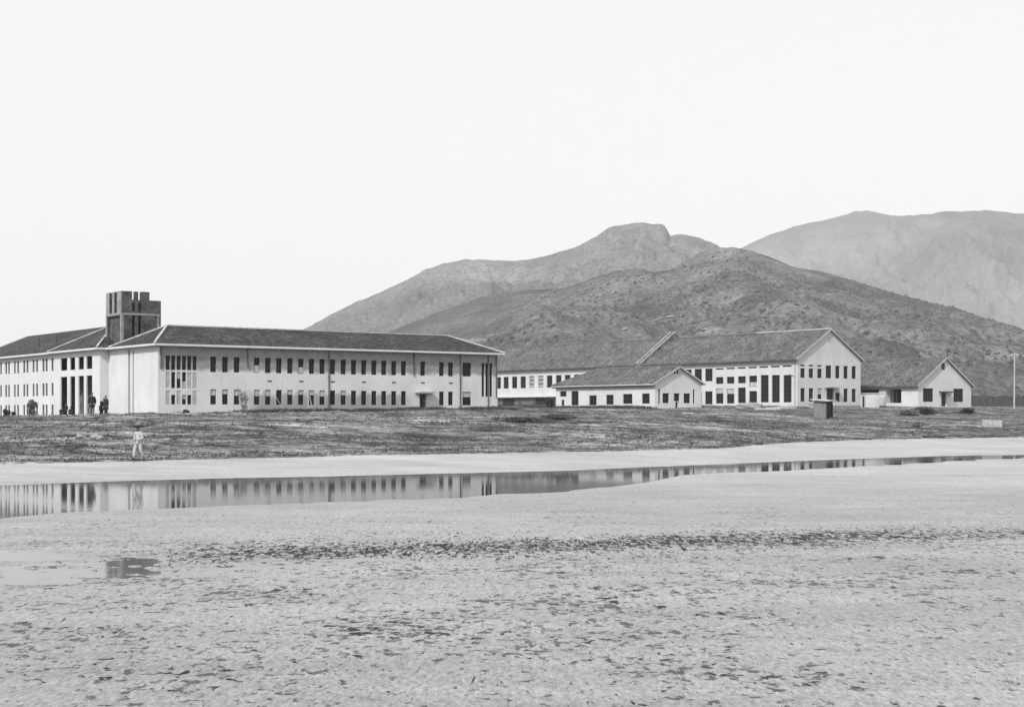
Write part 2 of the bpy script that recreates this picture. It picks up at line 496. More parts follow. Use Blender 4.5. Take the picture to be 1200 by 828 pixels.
def hill_material(name, lo, hi, rock, sc=1.0, rock_amt=.62, low_z=60, fc=(.35, 1.7), outcrops=()):
    m, nt, bs = new_mat(name)
    v = objvec(nt)
    sp = N(nt, 'ShaderNodeSeparateXYZ'); nt.links.new(v, sp.inputs[0])
    big = noise_out(nt, v, .006 * sc, 6, .6)
    mid = noise_out(nt, v, .03 * sc, 7, .72, (1, .6, 1.6))
    fine = noise_out(nt, v, .45 * sc, 5, .8)
    g = maprange(nt, mid, .34, .66, lo, hi)
    g = mathn(nt, 'MULTIPLY', g, maprange(nt, big, .35, .65, .75, 1.25))
    g = mathn(nt, 'MULTIPLY', g, maprange(nt, fine, .34, .66, *fc))
    r = noise_out(nt, v, .022 * sc, 7, .72, (.5, .5, 3.2))
    for (ox, oy, oz, wx, wy, wz) in outcrops:
        q = None
        for ax, o_, w_ in (('X', ox, wx), ('Y', oy, wy), ('Z', oz, wz)):
            d = mathn(nt, 'DIVIDE', mathn(nt, 'SUBTRACT', sp.outputs[ax], o_), w_); d = mathn(nt, 'MULTIPLY', d, d)
            q = d if q is None else mathn(nt, 'ADD', q, d)
        r = mathn(nt, 'ADD', r, mathn(nt, 'MULTIPLY', mathn(nt, 'POWER', 2.718, mathn(nt, 'MULTIPLY', q, -1)), .13))
    rr = maprange(nt, r, rock_amt, rock_amt + .05)
    rr = mathn(nt, 'MULTIPLY', rr, maprange(nt, sp.outputs['Z'], low_z, low_z * .35))
    g = mixv(nt, mathn(nt, 'MULTIPLY', rr, .8), g, rock)
    grey(nt, g, bs)
    bs.inputs['Roughness'].default_value = 1; bs.inputs['Specular IOR Level'].default_value = 0
    bump(nt, fine, bs, .8, 1.5)
    return m


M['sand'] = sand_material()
M['turf'] = bank_material()
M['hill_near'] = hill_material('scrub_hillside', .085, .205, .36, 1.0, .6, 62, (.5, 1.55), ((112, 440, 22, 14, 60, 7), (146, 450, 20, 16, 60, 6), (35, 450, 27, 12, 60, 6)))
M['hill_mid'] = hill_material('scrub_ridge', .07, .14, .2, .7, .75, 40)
M['hill_far'] = hill_material('bare_mountain', .12, .185, .2, .4, .8, 80, (.55, 1.45))  # bare rock, with some distance haze put into the paler base colour
M['hill_dist'] = hill_material('bare_distant_mountain', .175, .225, .3, .3, .8, 80, (.8, 1.2))  # paler still: more of the haze is carried by the colour


def water_material(name='still_water', g=.05, rough=.035, bmp=.06):
    m, nt, bs = new_mat(name)
    v = objvec(nt)
    bs.inputs['Base Color'].default_value = (g, g, g, 1)
    bs.inputs['Roughness'].default_value = rough
    bs.inputs['IOR'].default_value = 1.33
    n = noise_out(nt, v, 1.6, 3, .5, (1.0, 1.0, 1))
    bump(nt, n, bs, bmp, .01)
    return m


M['water'] = water_material('still_water', .02, .046, .1)
M['puddle'] = water_material('silty_shallow_water', .11, .06, .25)

# ------------------------------------------------------------------ setting
def pxcols():
    a = np.arange(-14, 1214, 1.6)
    l = -14 - np.cumsum(np.linspace(3, 60, 40)); r = 1212 + np.cumsum(np.linspace(3, 60, 40))
    return np.concatenate([l[::-1], a, r])


def make_sand():
    px = pxcols()
    py = np.concatenate([np.arange(503, 640, .8), np.arange(640, 860, 1.1), 860 + np.cumsum(np.linspace(2, 40, 30))])
    D0 = CH * F / (py - HY)
    D = D0[:, None] + 0 * px[None, :]
    lim = shoreD(px)[None, :] + .8
    D = np.minimum(D, lim)
    P = px[None, :] + 0 * D
    Z = sand_z(P, D)
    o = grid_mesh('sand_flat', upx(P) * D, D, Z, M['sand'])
    tag(o, kind='structure')


def make_bank():
    px = pxcols()[::1]
    t = np.concatenate([np.linspace(0, .12, 50), np.linspace(.12, .45, 150)[1:], np.linspace(.45, 1, 70)[1:]])
    s0 = shoreD(px)[None, :] - .25
    D = s0 + (430 - s0) * t[:, None]
    P = px[None, :] + 0 * D
    X = upx(P) * D
    Z = bank_z(X, D)
    Z[0] -= .45
    tag(grid_mesh('grass_bank', X, D, Z, M['turf']), kind='structure')


def sheet(name, x0, x1, y0, y1, z, mat):
    b = MB(); b.quad((x0, y0, z), (x1, y0, z), (x1, y1, z), (x0, y1, z)); return tag(b.build(name, mat), kind='structure')


make_sand(); make_bank()
sheet('ground', -5200, 5200, -250, 5200, -.8, M['turf'])
sheet('water', -80, 90, 36.6, 160, 0.0, M['water'])
sheet('puddle_water', -40, 20, 14, 36.2, 0.0, M['puddle'])


def mountain(name, prof, D0, D1, D2, mat, zf, seed, rough, cols=700, rows=120, expo=1.1):
    p = np.array(prof, float)
    px = np.linspace(p[0, 0], p[-1, 0], cols)
    py = np.interp(px, p[:, 0], p[:, 1])
    k = np.array([1, 2, 3, 2, 1.]); k /= k.sum()
    py = np.convolve(np.pad(py, 2, mode='edge'), k, mode='valid')
    py = py + .9 * fbm(px / 9, px * 0 + seed, 4, seed)
    u = upx(px)
    v = np.concatenate([np.linspace(0, 1, rows), np.linspace(1, 2, 24)[1:]])
    D = np.where(v <= 1, D0 + (D1 - D0) * v, D1 + (D2 - D1) * (v - 1))
    H = CH + (HY - py) / F * D1
    kk = np.hanning(81); kk /= kk.sum(); Hs = np.convolve(np.pad(H, 40, mode='edge'), kk, mode='valid')
    g = np.where(v <= 1, np.clip(v, 0, 1) ** expo, 1 - sstep(v - 1))
    DD = D[:, None] + 0 * u[None, :]
    X = u[None, :] * DD
    t = sstep((np.clip(v, 0, 1) - .8) / .2)[:, None]
    HH = Hs[None, :] * (1 - t) + H[None, :] * t
    Z = zf + (HH - zf) * g[:, None]
    env = (np.sin(np.clip(v, 0, 1) * math.pi) ** .8)[:, None]
    S = (D1 - D0)
    wx = X + .12 * S * fbm(X / S * 3, DD / S * 3, 3, seed + 1)
    rid = np.sqrt(fbm(wx / S * 5.0, DD / S * 1.3, 4, seed + 2) ** 2 + .01)
    Z = Z + env * rough * (1.0 * (.25 - rid) + .35 * fbm(X / S * 9, DD / S * 7, 5, seed + 3))
    Z = Z + (env + .12) * rough * .16 * fbm(X / S * 42, DD / S * 42, 4, seed + 4)
    Z = np.where(v[:, None] == 0, np.minimum(Z, zf - 1.5), Z)
    return tag(grid_mesh(name, X, DD, Z, mat), kind='structure')


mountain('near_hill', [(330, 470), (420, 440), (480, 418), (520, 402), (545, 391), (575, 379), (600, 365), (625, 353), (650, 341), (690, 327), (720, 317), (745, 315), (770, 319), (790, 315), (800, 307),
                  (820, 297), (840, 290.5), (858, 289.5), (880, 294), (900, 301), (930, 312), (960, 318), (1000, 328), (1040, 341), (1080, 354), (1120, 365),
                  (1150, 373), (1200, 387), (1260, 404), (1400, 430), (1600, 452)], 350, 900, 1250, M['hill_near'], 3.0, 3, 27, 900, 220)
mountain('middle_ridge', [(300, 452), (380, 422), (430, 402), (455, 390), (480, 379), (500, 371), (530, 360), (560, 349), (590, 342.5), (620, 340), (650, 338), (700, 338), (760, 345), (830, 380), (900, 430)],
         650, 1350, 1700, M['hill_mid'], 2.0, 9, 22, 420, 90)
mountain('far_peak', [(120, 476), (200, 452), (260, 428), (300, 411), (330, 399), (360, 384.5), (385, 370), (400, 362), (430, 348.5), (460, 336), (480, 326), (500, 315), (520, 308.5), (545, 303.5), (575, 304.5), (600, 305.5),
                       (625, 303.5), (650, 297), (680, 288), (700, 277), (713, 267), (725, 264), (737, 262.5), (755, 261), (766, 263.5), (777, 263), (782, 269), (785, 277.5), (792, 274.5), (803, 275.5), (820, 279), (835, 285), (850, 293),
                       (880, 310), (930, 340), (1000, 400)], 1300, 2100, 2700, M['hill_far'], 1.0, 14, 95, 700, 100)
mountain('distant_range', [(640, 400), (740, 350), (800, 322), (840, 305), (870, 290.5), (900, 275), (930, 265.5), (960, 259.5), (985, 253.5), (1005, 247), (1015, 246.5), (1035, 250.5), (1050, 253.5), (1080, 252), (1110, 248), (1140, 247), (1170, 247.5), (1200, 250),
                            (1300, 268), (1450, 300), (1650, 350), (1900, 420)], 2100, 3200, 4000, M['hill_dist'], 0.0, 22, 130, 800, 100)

# ------------------------------------------------------------------ buildings
class Bld:
    """local frame: x along A (right and away), y along B (left and away), z up from the base"""
    def __init__(s, name, px, D, z0, label):
        s.k = 1.0
        s.o = (upx(px) * D, D); s.z0 = z0
        s.root = empty(name, (s.o[0], s.o[1], z0), ANG, label, 'building')
    def at_a(s, px, b):   # a of the point on the line y=b seen at column px
        u = upx(px); x = s.o[0] + B[0] * b; y = s.o[1] + B[1] * b
        return (u * y - x) / (A[0] - u * A[1])
    def at_b(s, px, a):
        u = upx(px); x = s.o[0] + A[0] * a; y = s.o[1] + A[1] * a
        return (u * y - x) / (B[0] - u * B[1])
    def depth(s, a, b): return s.o[1] + A[1] * a + B[1] * b
    def z(s, py, a, b): return zof(py, s.depth(a, b)) - s.z0
    def world(s, a, b): return (s.k * (s.o[0] + A[0] * a + B[0] * b), s.k * (s.o[1] + A[1] * a + B[1] * b))
    def finish(s, k):
        """bring the survey units of this building to metres"""
        s.k = k; s.root.location = (s.o[0] * k, s.o[1] * k, CH + (s.z0 - CH) * k)  # origin drawn towards the camera by the scale, height included
        if k != 1:
            for o in s.root.children_recursive: o.data.transform(Matrix.Scale(k, 4))
        return s


def window(root, face, s0, s1, h0, h1, plane, depth=.22, style='dark', name='window'):
    """face 'a': facade along local x at y=plane (outside is -y); face 'b': along local y at x=plane (outside is -x)"""
    d0 = plane + depth - .09; d1 = plane + depth - .02
    fr = MB(); pn = MB()
    def bx(mb, a, b, c, e, k0, k1):
        if face == 'a': mb.box(a, b, k0, k1, c, e)
        else: mb.box(k0, k1, a, b, c, e)
    w = s1 - s0; h = h1 - h0; t = min(.07, w * .1)
    bx(fr, s0, s0 + t, h0, h1, d0, d1); bx(fr, s1 - t, s1, h0, h1, d0, d1)
    bx(fr, s0 + t, s1 - t, h0, h0 + t, d0, d1); bx(fr, s0 + t, s1 - t, h1 - t, h1, d0, d1)
    if w > .5:
        m = (s0 + s1) / 2; bx(fr, m - .025, m + .025, h0 + t, h1 - t, d0 + .01, d1)
        if w > 1.5:
            for q in (.25, .75): bx(fr, s0 + w * q - .02, s0 + w * q + .02, h0 + t, h1 - t, d0 + .012, d1)
    nr = 2 if h < 2 else 3 if h < 3 else 6
    for i in range(1, nr):
        zz = h0 + h * i / nr; bx(fr, s0 + t, s1 - t, zz - .025, zz + .025, d0 + .02, d1)
    f = fr.build(name, M['frame'] if style != 'pale' else M['frame_pale'], root)
    bx(pn, s0 - .01, s1 + .01, h0 - .01, h1 + .01, plane + depth - .03, plane + depth + .01)
    pn.build('pane', M['glass'], f)
    if style == 'board_top' or style == 'board_low':
        bd = MB(); q = random.uniform(.3, .5)
        if style == 'board_top': bx(bd, s0 + t, s1 - t, h1 - h * q, h1 - t, d0 - .03, d0 - .004)
        else: bx(bd, s0 + t, s1 - t, h0 + t, h0 + h * q, d0 - .03, d0 - .004)
        bd.build('board', M['board'], f)
    if style == 'pale':
        bd = MB()
        for i in range(3):
            zz = h0 + h * (i + .25) / 3; bx(bd, s0 + t, s1 - t, zz, zz + h * .14, d0 - .03, d0 - .004)
        bd.build('board', M['board'], f)
    return f


def strip(name, root, p, q, w, h, mat):
    b = MB(); b.bar(p, q, w, h); return b.build(name, mat, root)


def roof_slab(mb, pts, t=.14):
    """sloped polygon with thickness"""
    i = len(mb.v); n = len(pts)
    mb.v += [tuple(p) for p in pts] + [(p[0], p[1], p[2] - t) for p in pts]
    mb.f.append(tuple(range(i, i + n))); mb.f.append(tuple(reversed(range(i + n, i + 2 * n))))
    for k in range(n): mb.f.append((i + k, i + n + k, i + n + (k + 1) % n, i + (k + 1) % n))


# ---- main building -------------------------------------------------
def main_building():
    z0 = 1.6
    bd = Bld('school_building', 185, 185, z0, 'long white two-storey block with dark hipped roof, brick tower and tall pillared portico')
    r = bd.root
    LA = bd.at_a(583, 0); LB = 13.2
    EZ = zof(406, 185) - z0 + .35       # underside line of fascia + a little = wall top
    holes = []; wins = []
    upx_list = [250, 263.8, 277.5, 301, 314, 327, 339.9, 352.7, 365.2, 377.6, 389.9, 402.4, 414.5, 426.4, 438.3, 449.9, 461.6, 473, 495.5, 517.5, 528.1]
    zu1, zu0 = bd.z(417.4, 5, 0), bd.z(435.6, 5, 0)
    zu1 = bd.z(417.6, bd.at_a(250, 0), 0); zu0 = bd.z(435.8, bd.at_a(250, 0), 0)
    zl1 = bd.z(455.9, bd.at_a(250, 0), 0); zl0 = bd.z(473.7, bd.at_a(250, 0), 0)
    W2 = .40
    for i, px in enumerate(upx_list):
        a = bd.at_a(px, 0)
        wins.append((a - W2, a + W2, zu0, zu1, 'board_low' if i in (3, 7) else 'dark', 'window'))
        if px != 495.5:
            st = {0: 'board_top', 1: 'board_top', 2: 'board_top', 4: 'board_top', 7: 'board_top', 8: 'board_top'}.get(i, random.choice(['dark', 'dark', 'board_top']))
            wins.append((a - W2, a + W2, zl0, zl1, st, 'window'))
    a = bd.at_a(547.2, 0)
    wins.append((a - .72, a + .72, zu0, zu1, 'dark', 'window')); wins.append((a - .72, a + .72, zl0, zl1, 'board_top', 'window'))
    # stair slots
    k = [196.7, 203.1, 209.5, 215.8, 222, 228.2]
    zs = lambda py: bd.z(py, bd.at_a(212, 0), 0)
    for i, px in enumerate(k):
        a = bd.at_a(px, 0); h = .27
        wins.append((a - h, a + h, zs(433.4), zs(416.6), 'dark', 'slot_window'))
        if i in (1, 2, 3): wins.append((a - h, a + h, zs(454.6), zs(435.8), 'board_low' if i == 3 else 'board_top' if i == 2 else 'dark', 'slot_window'))
        else: wins.append((a - h, a + h, zs(454.6), zs(435.8), 'infill', 'slot_panel'))
        if i in (1, 3, 4): wins.append((a - h, a + h, zs(473.7), zs(462.5), 'board_top' if i == 3 else 'dark', 'slot_window'))
        else: wins.append((a - h, a + h, zs(473.7), zs(457.5), 'infill', 'slot_panel'))
    for px in (566.1, 570.6, 575.3):
        a = bd.at_a(px, 0); wins.append((a - .24, a + .24, bd.z(464.5, a, 0), bd.z(425.3, a, 0), 'dark', 'slot_window'))
    da0, da1 = bd.at_a(491.8, 0), bd.at_a(500, 0)
    dz1 = bd.z(461.5, da0, 0); dz0 = bd.z(478.6, da0, 0)
    for w in wins: holes.append((w[0], w[1], w[2], w[3], .06 if w[4] == 'infill' else .22))
    holes.append((da0, da1, dz0, dz1, .5))
    wb = MB()
    wb.wall((0, 0), (1, 0), LA, -1, EZ, holes, .22, (0, 1))
    # left end wall with two tall grooves
    g = [(bd.at_b(152.7, 0), bd.at_b(149.9, 0)), (bd.at_b(157.0, 0), bd.at_b(155.3, 0))]
    gz0, gz1 = bd.z(484, 0, 6), bd.z(409, 0, 6)
    wb.wall((0, 0), (0, 1), LB, -1, EZ, [(g[0][0], g[0][1], gz0, gz1, .5), (g[1][0], g[1][1], gz0, gz1, .3)], .4, (1, 0))
    wb.box(LA - .3, LA, .01, LB, -1, EZ - .01); wb.box(.01, LA - .31, LB - .3, LB, -1, EZ - .012)
    # portico block and left wing
    P1 = bd.at_b(117.3, -1.2); PX = -1.2
    P2 = bd.at_b(63.6, PX); WX = -.7; WL = 71.0
    # portico side wall facing right
    wb.quad((PX, P1, -1), (.02, P1, -1), (.02, P1, EZ), (PX, P1, EZ))
    if P1 > LB: wb.quad((0, LB, -1), (0, P1, -1), (0, P1, EZ), (0, LB, EZ))
    op = [(232, 290), (315, 360), (388, 437), (458, 510)]
    ph = []
    mid = (P1 + P2) / 2
    u0, u1 = bd.z(433, PX, mid), bd.z(418.4, PX, mid); l0, l1 = bd.z(490, PX, mid) - .3, bd.z(440.6, PX, mid)
    for x0, x1 in op:
        b1, b0 = bd.at_b(40 + x0 / 7.5, PX), bd.at_b(40 + x1 / 7.5, PX)
        ph.append((b0 - P1, b1 - P1, u0, u1, .16)); ph.append((b0 - P1, b1 - P1, l0, l1, .18))
    wb.wall((PX, P1), (0, 1), P2 - P1, -1, EZ, ph, 1.5, (1, 0))
    wb.quad((PX, P2, -1), (PX, P2, EZ), (WX, P2, EZ), (WX, P2, -1))
    cols = [-21, -17.5, -9, -5.5, 0.3, 3.7][:0] + [1.0, 7.0, 10.3, 17.2, 21, 28.2, 32, 39.2, 43.2, 50.8, 54.5, 61.4]
    rows = [(418.6, 434.2), (447.6, 463.0), (472.8, 487.0)]
    lw = []
    bref = bd.at_b(30, WX)
    for px in cols:
        b = bd.at_b(px, WX)
        for (y1, y0) in rows:
            # rows are level: take the heights at column 61
            br = bd.at_b(58, WX)
            zz1, zz0 = zof(y1 + 1.0, bd.depth(WX, br)) - z0, zof(y0 + .6, bd.depth(WX, br)) - z0
            lw.append((b - .42, b + .42, zz0, zz1, 'dark', 'window'))
    for e in (4.2, 5.9):                      # one bay past the picture edge
        for (y1, y0) in rows:
            br = bd.at_b(58, WX)
            lw.append((bd.at_b(1, WX) + e - .42, bd.at_b(1, WX) + e + .42, zof(y0 + .6, bd.depth(WX, br)) - z0, zof(y1 + 1, bd.depth(WX, br)) - z0, 'dark', 'window'))
    wb.wall((WX, P2), (0, 1), WL - P2, -1, EZ, [(w[0] - P2, w[1] - P2, w[2], w[3]) for w in lw], .22, (1, 0))
    wb.box(WX, 14, WL, WL + .3, -1, EZ); wb.box(13.7, 14, LB + .02, WL - .01, -1, EZ - .014)
    wb.build('wall', M['plaster_main'], r)
    # portico interior behind the pillars
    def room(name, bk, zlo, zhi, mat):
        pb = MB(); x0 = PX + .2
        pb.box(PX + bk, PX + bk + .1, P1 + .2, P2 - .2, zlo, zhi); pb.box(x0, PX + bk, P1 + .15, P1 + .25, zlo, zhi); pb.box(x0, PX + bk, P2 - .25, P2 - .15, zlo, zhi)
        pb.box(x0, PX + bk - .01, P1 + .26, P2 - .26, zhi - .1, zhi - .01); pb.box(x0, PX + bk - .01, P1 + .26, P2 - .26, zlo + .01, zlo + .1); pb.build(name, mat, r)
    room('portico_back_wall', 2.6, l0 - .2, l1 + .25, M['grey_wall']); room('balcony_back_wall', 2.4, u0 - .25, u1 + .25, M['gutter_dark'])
    gp = MB(); gp.box(.28, .36, g[1][0] - .05, g[1][1] + .05, gz0 - .1, gz1 + .1); gp.box(.48, .56, g[0][0] - .05, g[0][1] + .05, gz0 - .1, gz1 + .1); gp.build('groove_panel', M['frame'], r)
    for w in wins:
        if w[4] == 'infill':
            mb = MB(); mb.box(w[0] - .02, w[1] + .02, .055, .09, w[2] - .02, w[3] + .02); mb.build('slot_panel', M['concrete'], r)
        else: window(r, 'a', w[0], w[1], w[2], w[3], 0, style=w[4], name=w[5])
    for w in lw: window(r, 'b', w[0], w[1], w[2], w[3], WX, name='window')
    # door and canopy
    db = MB(); db.box(da0 - .02, da1 + .02, .42, .5, dz0 - .02, dz1 + .02); d = db.build('door', M['door'], r)
    hb = MB(); hb.box(da1 - .25, da1 - .18, .36, .42, dz0 + 1.0, dz0 + 1.15); hb.build('handle', M['frame_pale'], d)
    cb = MB(); cb.box(bd.at_a(486, 0), bd.at_a(506.5, 0), -1.1, -.004, dz1 + .12, dz1 + .32); cb.build('door_canopy', M['concrete'], r)
    for px in (316, 353, 389.9, 426.4, 461.6, 495.5, 528.3):
        a = bd.at_a(px, 0); v = MB(); zz = bd.z(446.2 + (px - 316) * .0115, a, 0); v.box(a - .3, a + .3, -.03, .02, zz - .09, zz + .09); v.build('vent', M['gutter_dark'], r)
    for px, y1 in ((188.6, 432), (290, 431), (385.2, 476), (484.8, 440), (539.2, 480), (571.9, 482), (581.4, 466)):
        a = bd.at_a(px, 0); b_ = MB(); zz = bd.z(y1, a, 0); b_.tube((a, -.1, zz), (a, -.1, EZ - .1), .085, .085, 8)
        for t in (.2, .5, .8): b_.box(a - .12, a + .12, -.12, -.004, zz + (EZ - zz) * t, zz + (EZ - zz) * t + .06)
        b_.build('downpipe', M['pipe'], r)
    # roofs
    OV = .75
    e = EZ + .05
    q = LB / 2
    aL = bd.at_a(195.5, q); aR = bd.at_a(525, q)
    RZ = zof(381.5, bd.depth(aL, q)) - z0
    E = [(-OV, -OV, e), (LA + OV, -OV, e), (LA + OV, LB + OV, e), (-OV, LB + OV, e)]
    T0 = (aL, q, RZ); T1 = (aR, q, RZ)
    rf = MB()
    roof_slab(rf, [E[0], E[1], T1, T0]); roof_slab(rf, [E[1], E[2], T1]); roof_slab(rf, [E[2], E[3], T0, T1]); roof_slab(rf, [E[3], E[0], T0])
    roof_slab(rf, [(-OV, P1 - OV, e - .006), (-OV, LB + OV, e - .006), (2, LB + OV, e + 1.0), (2, P1 - OV, e + 1.0)])
    # left wing and portico roof
    c0 = WX - OV; c1 = 14 + OV; RW = zof(394.5, bd.depth(6, bd.at_b(32.5, 6))) - z0; am = 6.2
    bl = bd.at_b(32.5, am)
    PA = (4.3, (P1 + P2) / 2 + .3, RW)
    L0 = (c0, P2, e); L1 = (c0, WL + OV, e); L2 = (c1, WL + OV, e)
    roof_slab(rf, [L1, L0, (am, P2 - 8, RW), (am, bl, RW)]); roof_slab(rf, [L2, L1, (am, bl, RW)]); roof_slab(rf, [(c1, LB + 6, e), L2, (am, bl, RW), (am, LB + 6, RW)])
    Q0 = (PX - OV, P1 - OV, e + .012); Q1 = (PX - OV, P2 + OV, e + .012)
    roof_slab(rf, [Q1, Q0, PA]); roof_slab(rf, [Q0, (am, P1 - OV, e + .012), (am, PA[1], RW), PA]); roof_slab(rf, [(am, P2 + OV, e + .012), Q1, PA, (am, PA[1], RW)])
    ro = rf.build('roof', M['tile_dark'], r)
    up = lambda p, k=.06: (p[0], p[1], p[2] + k)
    cap = MB()
    for p, s_ in ((E[0], T0), (T0, T1), (T1, E[1]), (T0, E[3]), (T1, E[2])): cap.bar(up(p), up(s_), .26, .16)
    for p, s_ in ((Q1, PA), (Q0, PA)): cap.bar(up(p), up(s_), .22, .14)
    cap.build('ridge_cap', M['cap'], ro)
    cap = MB(); cap.bar(up((am, LB + 6, RW)), up((am, bl, RW)), .25, .12); cap.bar(up((am, bl, RW)), up(L1), .25, .12); cap.build('ridge_cap', M['cap_dull'], ro)
    fb = MB(); z1 = e - .02; zb = e - .27
    fb.box(-OV, LA + OV, -OV - .03, -OV + .05, zb, z1 + .0); fb.box(-OV - .03, -OV + .05, -OV + .05, P1 - OV, zb, z1); fb.box(LA + OV - .05, LA + OV + .03, -OV + .05, LB, zb, z1)
    fb.box(PX - OV - .03, PX - OV + .05, P1 - OV, P2 + OV, zb + .012, z1 + .012); fb.box(PX - OV + .05, -OV, P1 - OV - .03, P1 - OV + .05, zb + .012, z1 + .012)
    fb.box(c0 - .03, c0 + .05, P2 + OV, WL + OV, zb + .004, z1 + .004)
    fb.build('fascia', M['fascia'], r)
    sb = MB(); zz = e - .3
    sb.box(-OV + .06, LA + OV - .06, -OV + .06, -.002, zz, zz + .05); sb.box(-OV + .06, -.002, -.001, P1 - OV, zz, zz + .05); sb.box(PX - OV + .06, PX - .002, P1 - OV + .06, P2 + OV, zz + .012, zz + .06); sb.box(c0 + .06, WX - .002, P2 + OV, WL, zz + .004, zz + .05)
    sb.build('soffit', M['concrete'], r)
    # small roof vents on the wing
    for px in (45.5, 65.5):
        b = bd.at_b(px, 1.0); v = MB(); zz = e + (RW - e) * (1.0 - c0) / (am - c0); v.tube((1.0, b, zz - .2), (1.0, b, zz + 1.3), .12, .12, 8); v.tube((1.0, b, zz + 1.3), (1.0, b, zz + 1.5), .22, .05, 8); v.build('roof_vent', M['pipe'], ro)
    # ---- tower
    b0 = 14.05; a0 = bd.at_a(142.3, b0); a1 = bd.at_a(188.6, b0); b1 = bd.at_b(124.2, a0)
    zt = bd.z(340.6, a0, b0); zs_ = bd.z(352.6, a1, b0); zm = bd.z(367.3, a0, b0); zb = 7.5
    A_ = lambda px: bd.at_a(px, b0)
    Bq = lambda px: bd.at_b(px, a0)
    slots = [(A_(154.9), A_(158.3)), (A_(162.1), A_(165.6))]
    ast = A_(175.2)
    tb = MB()
    zlow0, zlow1 = bd.z(396, a0 + 1, b0), bd.z(369.5, a0 + 1, b0); zsl = bd.z(354, a0 + 1, b0)
    # right face: lower storey with two tall slots
    tb.wall((a0, b0), (1, 0), a1 - a0, zb, zs_, [(s0 - a0, s1 - a0, zlow0, zlow1, .9) for s0, s1 in slots] + [(s0 - a0, s1 - a0, zlow1 + .5, zsl, .25) for s0, s1 in slots], .9, (0, 1))
    # left face with two grooves above the band and two panels under it
    gr = [(Bq(137.0), Bq(134.3)), (Bq(131.3), Bq(128.6))]
    tb.wall((a0, b0), (0, 1), b1 - b0, zb, zs_, [(x0 - b0, x1 - b0, zm + .25, zs_ - .001, .35) for x0, x1 in gr] + [(Bq(140.6) - b0, Bq(126) - b0, zb + .1, zm - .25, .3)], .3, (1, 0))
    tb.box(a1 - .4, a1, b0 + .01, b1, zb, zs_ - .002); tb.box(a0 + .01, a1 - .41, b1 - .4, b1, zb, zs_ - .004); tb.box(a0 + .4, a1 - .41, b0 + .95, b1 - .41, zs_ - .3, zs_ - .006)
    tw = tb.build('tower', M['tower'], r)
    # recess backs
    rb = MB(); rb.box(a0 + .36, a0 + .5, b0 + .3, b1 - .3, zm + .1, zs_ - .4); rb.build('groove_recess', M['gutter_dark'], tw); rb = MB(); rb.box(a0 + .31, a0 + .4, Bq(140.6) - .05, Bq(126) + .05, zb, zm - .2); rb.build('recess_back', M['tower'], tw)
    rb = MB(); rb.box(slots[0][0] - .2, slots[1][1] + .2, b0 + .9, b0 + .94, zlow0 - .1, zlow1 + .2); rb.box(slots[0][0] - .2, slots[1][1] + .2, b0 + .26, b0 + .32, zlow1 + .4, zsl + .1); rb.build('slot_back', M['dark'], tw)
    # raised parapet blocks
    for (x0, x1) in ((a0, slots[0][0]), (slots[0][1], slots[1][0]), (slots[1][1], ast)):
        mb = MB(); mb.box(x0, x1, b0, b0 + .55, zs_ + .002, zt); mb.build('merlon', M['tower'], tw)
    ys = [b0 + .552] + sum([[x0, x1] for x0, x1 in gr], []) + [b1]
    for i in range(0, len(ys), 2):
        if ys[i + 1] - ys[i] > .05:
            mb = MB(); mb.box(a0, a0 + .55, ys[i], ys[i + 1], zs_ + .002, zt); mb.build('merlon', M['tower'], tw)
    for x0, x1 in gr:
        mb = MB(); mb.box(a0 + .35, a0 + .55, x0, x1, zs_ + .002, zt - .002); mb.build('groove_back', M['gutter_dark'], tw)
    bb = MB()
    bb.box(a0 - .06, a1 + .02, b0 - .06, b0 - .002, zm - .14, zm + .12); bb.box(a0 - .06, a0 - .002, b0 - .001, b1, zm - .14, zm + .12)
    bb.build('band_course', M['tower_pale'], tw)
    bb = MB(); bb.box(a0 - .05, a0 + .28, b0 - .05, b0 - .003, zb, zm - .145); bb.box(a0 - .05, a0 - .003, b0 - .002, b0 + .35, zb, zm - .145); bb.build('corner_render', M['tower_pale'], tw)
    bb = MB(); bb.box(a0 - .04, a0 - .003, b0, b0 + .28, zm + .125, zt - .01); bb.build('corner_render', M['tower_pale'], tw)
    bb = MB(); bb.box(a0 - .04, a0 - .003, b1 - .45, b1, zb, zm - .145); bb.build('corner_render', M['tower_pale'], tw)
    bb = MB(); bb.box(a1 - .5, a1 - .3, b0 - .04, b0 - .003, zb, zm - .145); bb.build('corner_render', M['tower_pale'], tw)
    ye = [b0 + .3] + sum([[x0, x1] for x0, x1 in gr], []) + [b1]
    for i in range(0, len(ye), 2):
        pp = MB(); pp.box(a0 - .03, a0 - .003, ye[i] + .08, ye[i + 1] - .08, zm + .125, zt - .012); pp.build('pale_pilaster', M['tower_pale'], tw)
    # foot step slabs by the portico
    st = MB(); st.box(PX - 1.0, PX - .01, P1 + .5, P2 - .5, l0 - .6, l0 - .02); st.box(PX - 1.5, PX - 1.002, P1 + .5, P2 - .5, l0 - .6, l0 - .18); st.build('portico_step', M['concrete'], r)
    return bd


MAIN = main_building().finish(.757)


def gable_wall(mb, W_, e, rise, y, holes, depth=.22):
    mb.wall((0, y), (1, 0), W_, -1.5, e, holes, depth, (0, 1))
    mb.quad((0, y, e), (W_, y, e), (W_ / 2, y, e + rise))


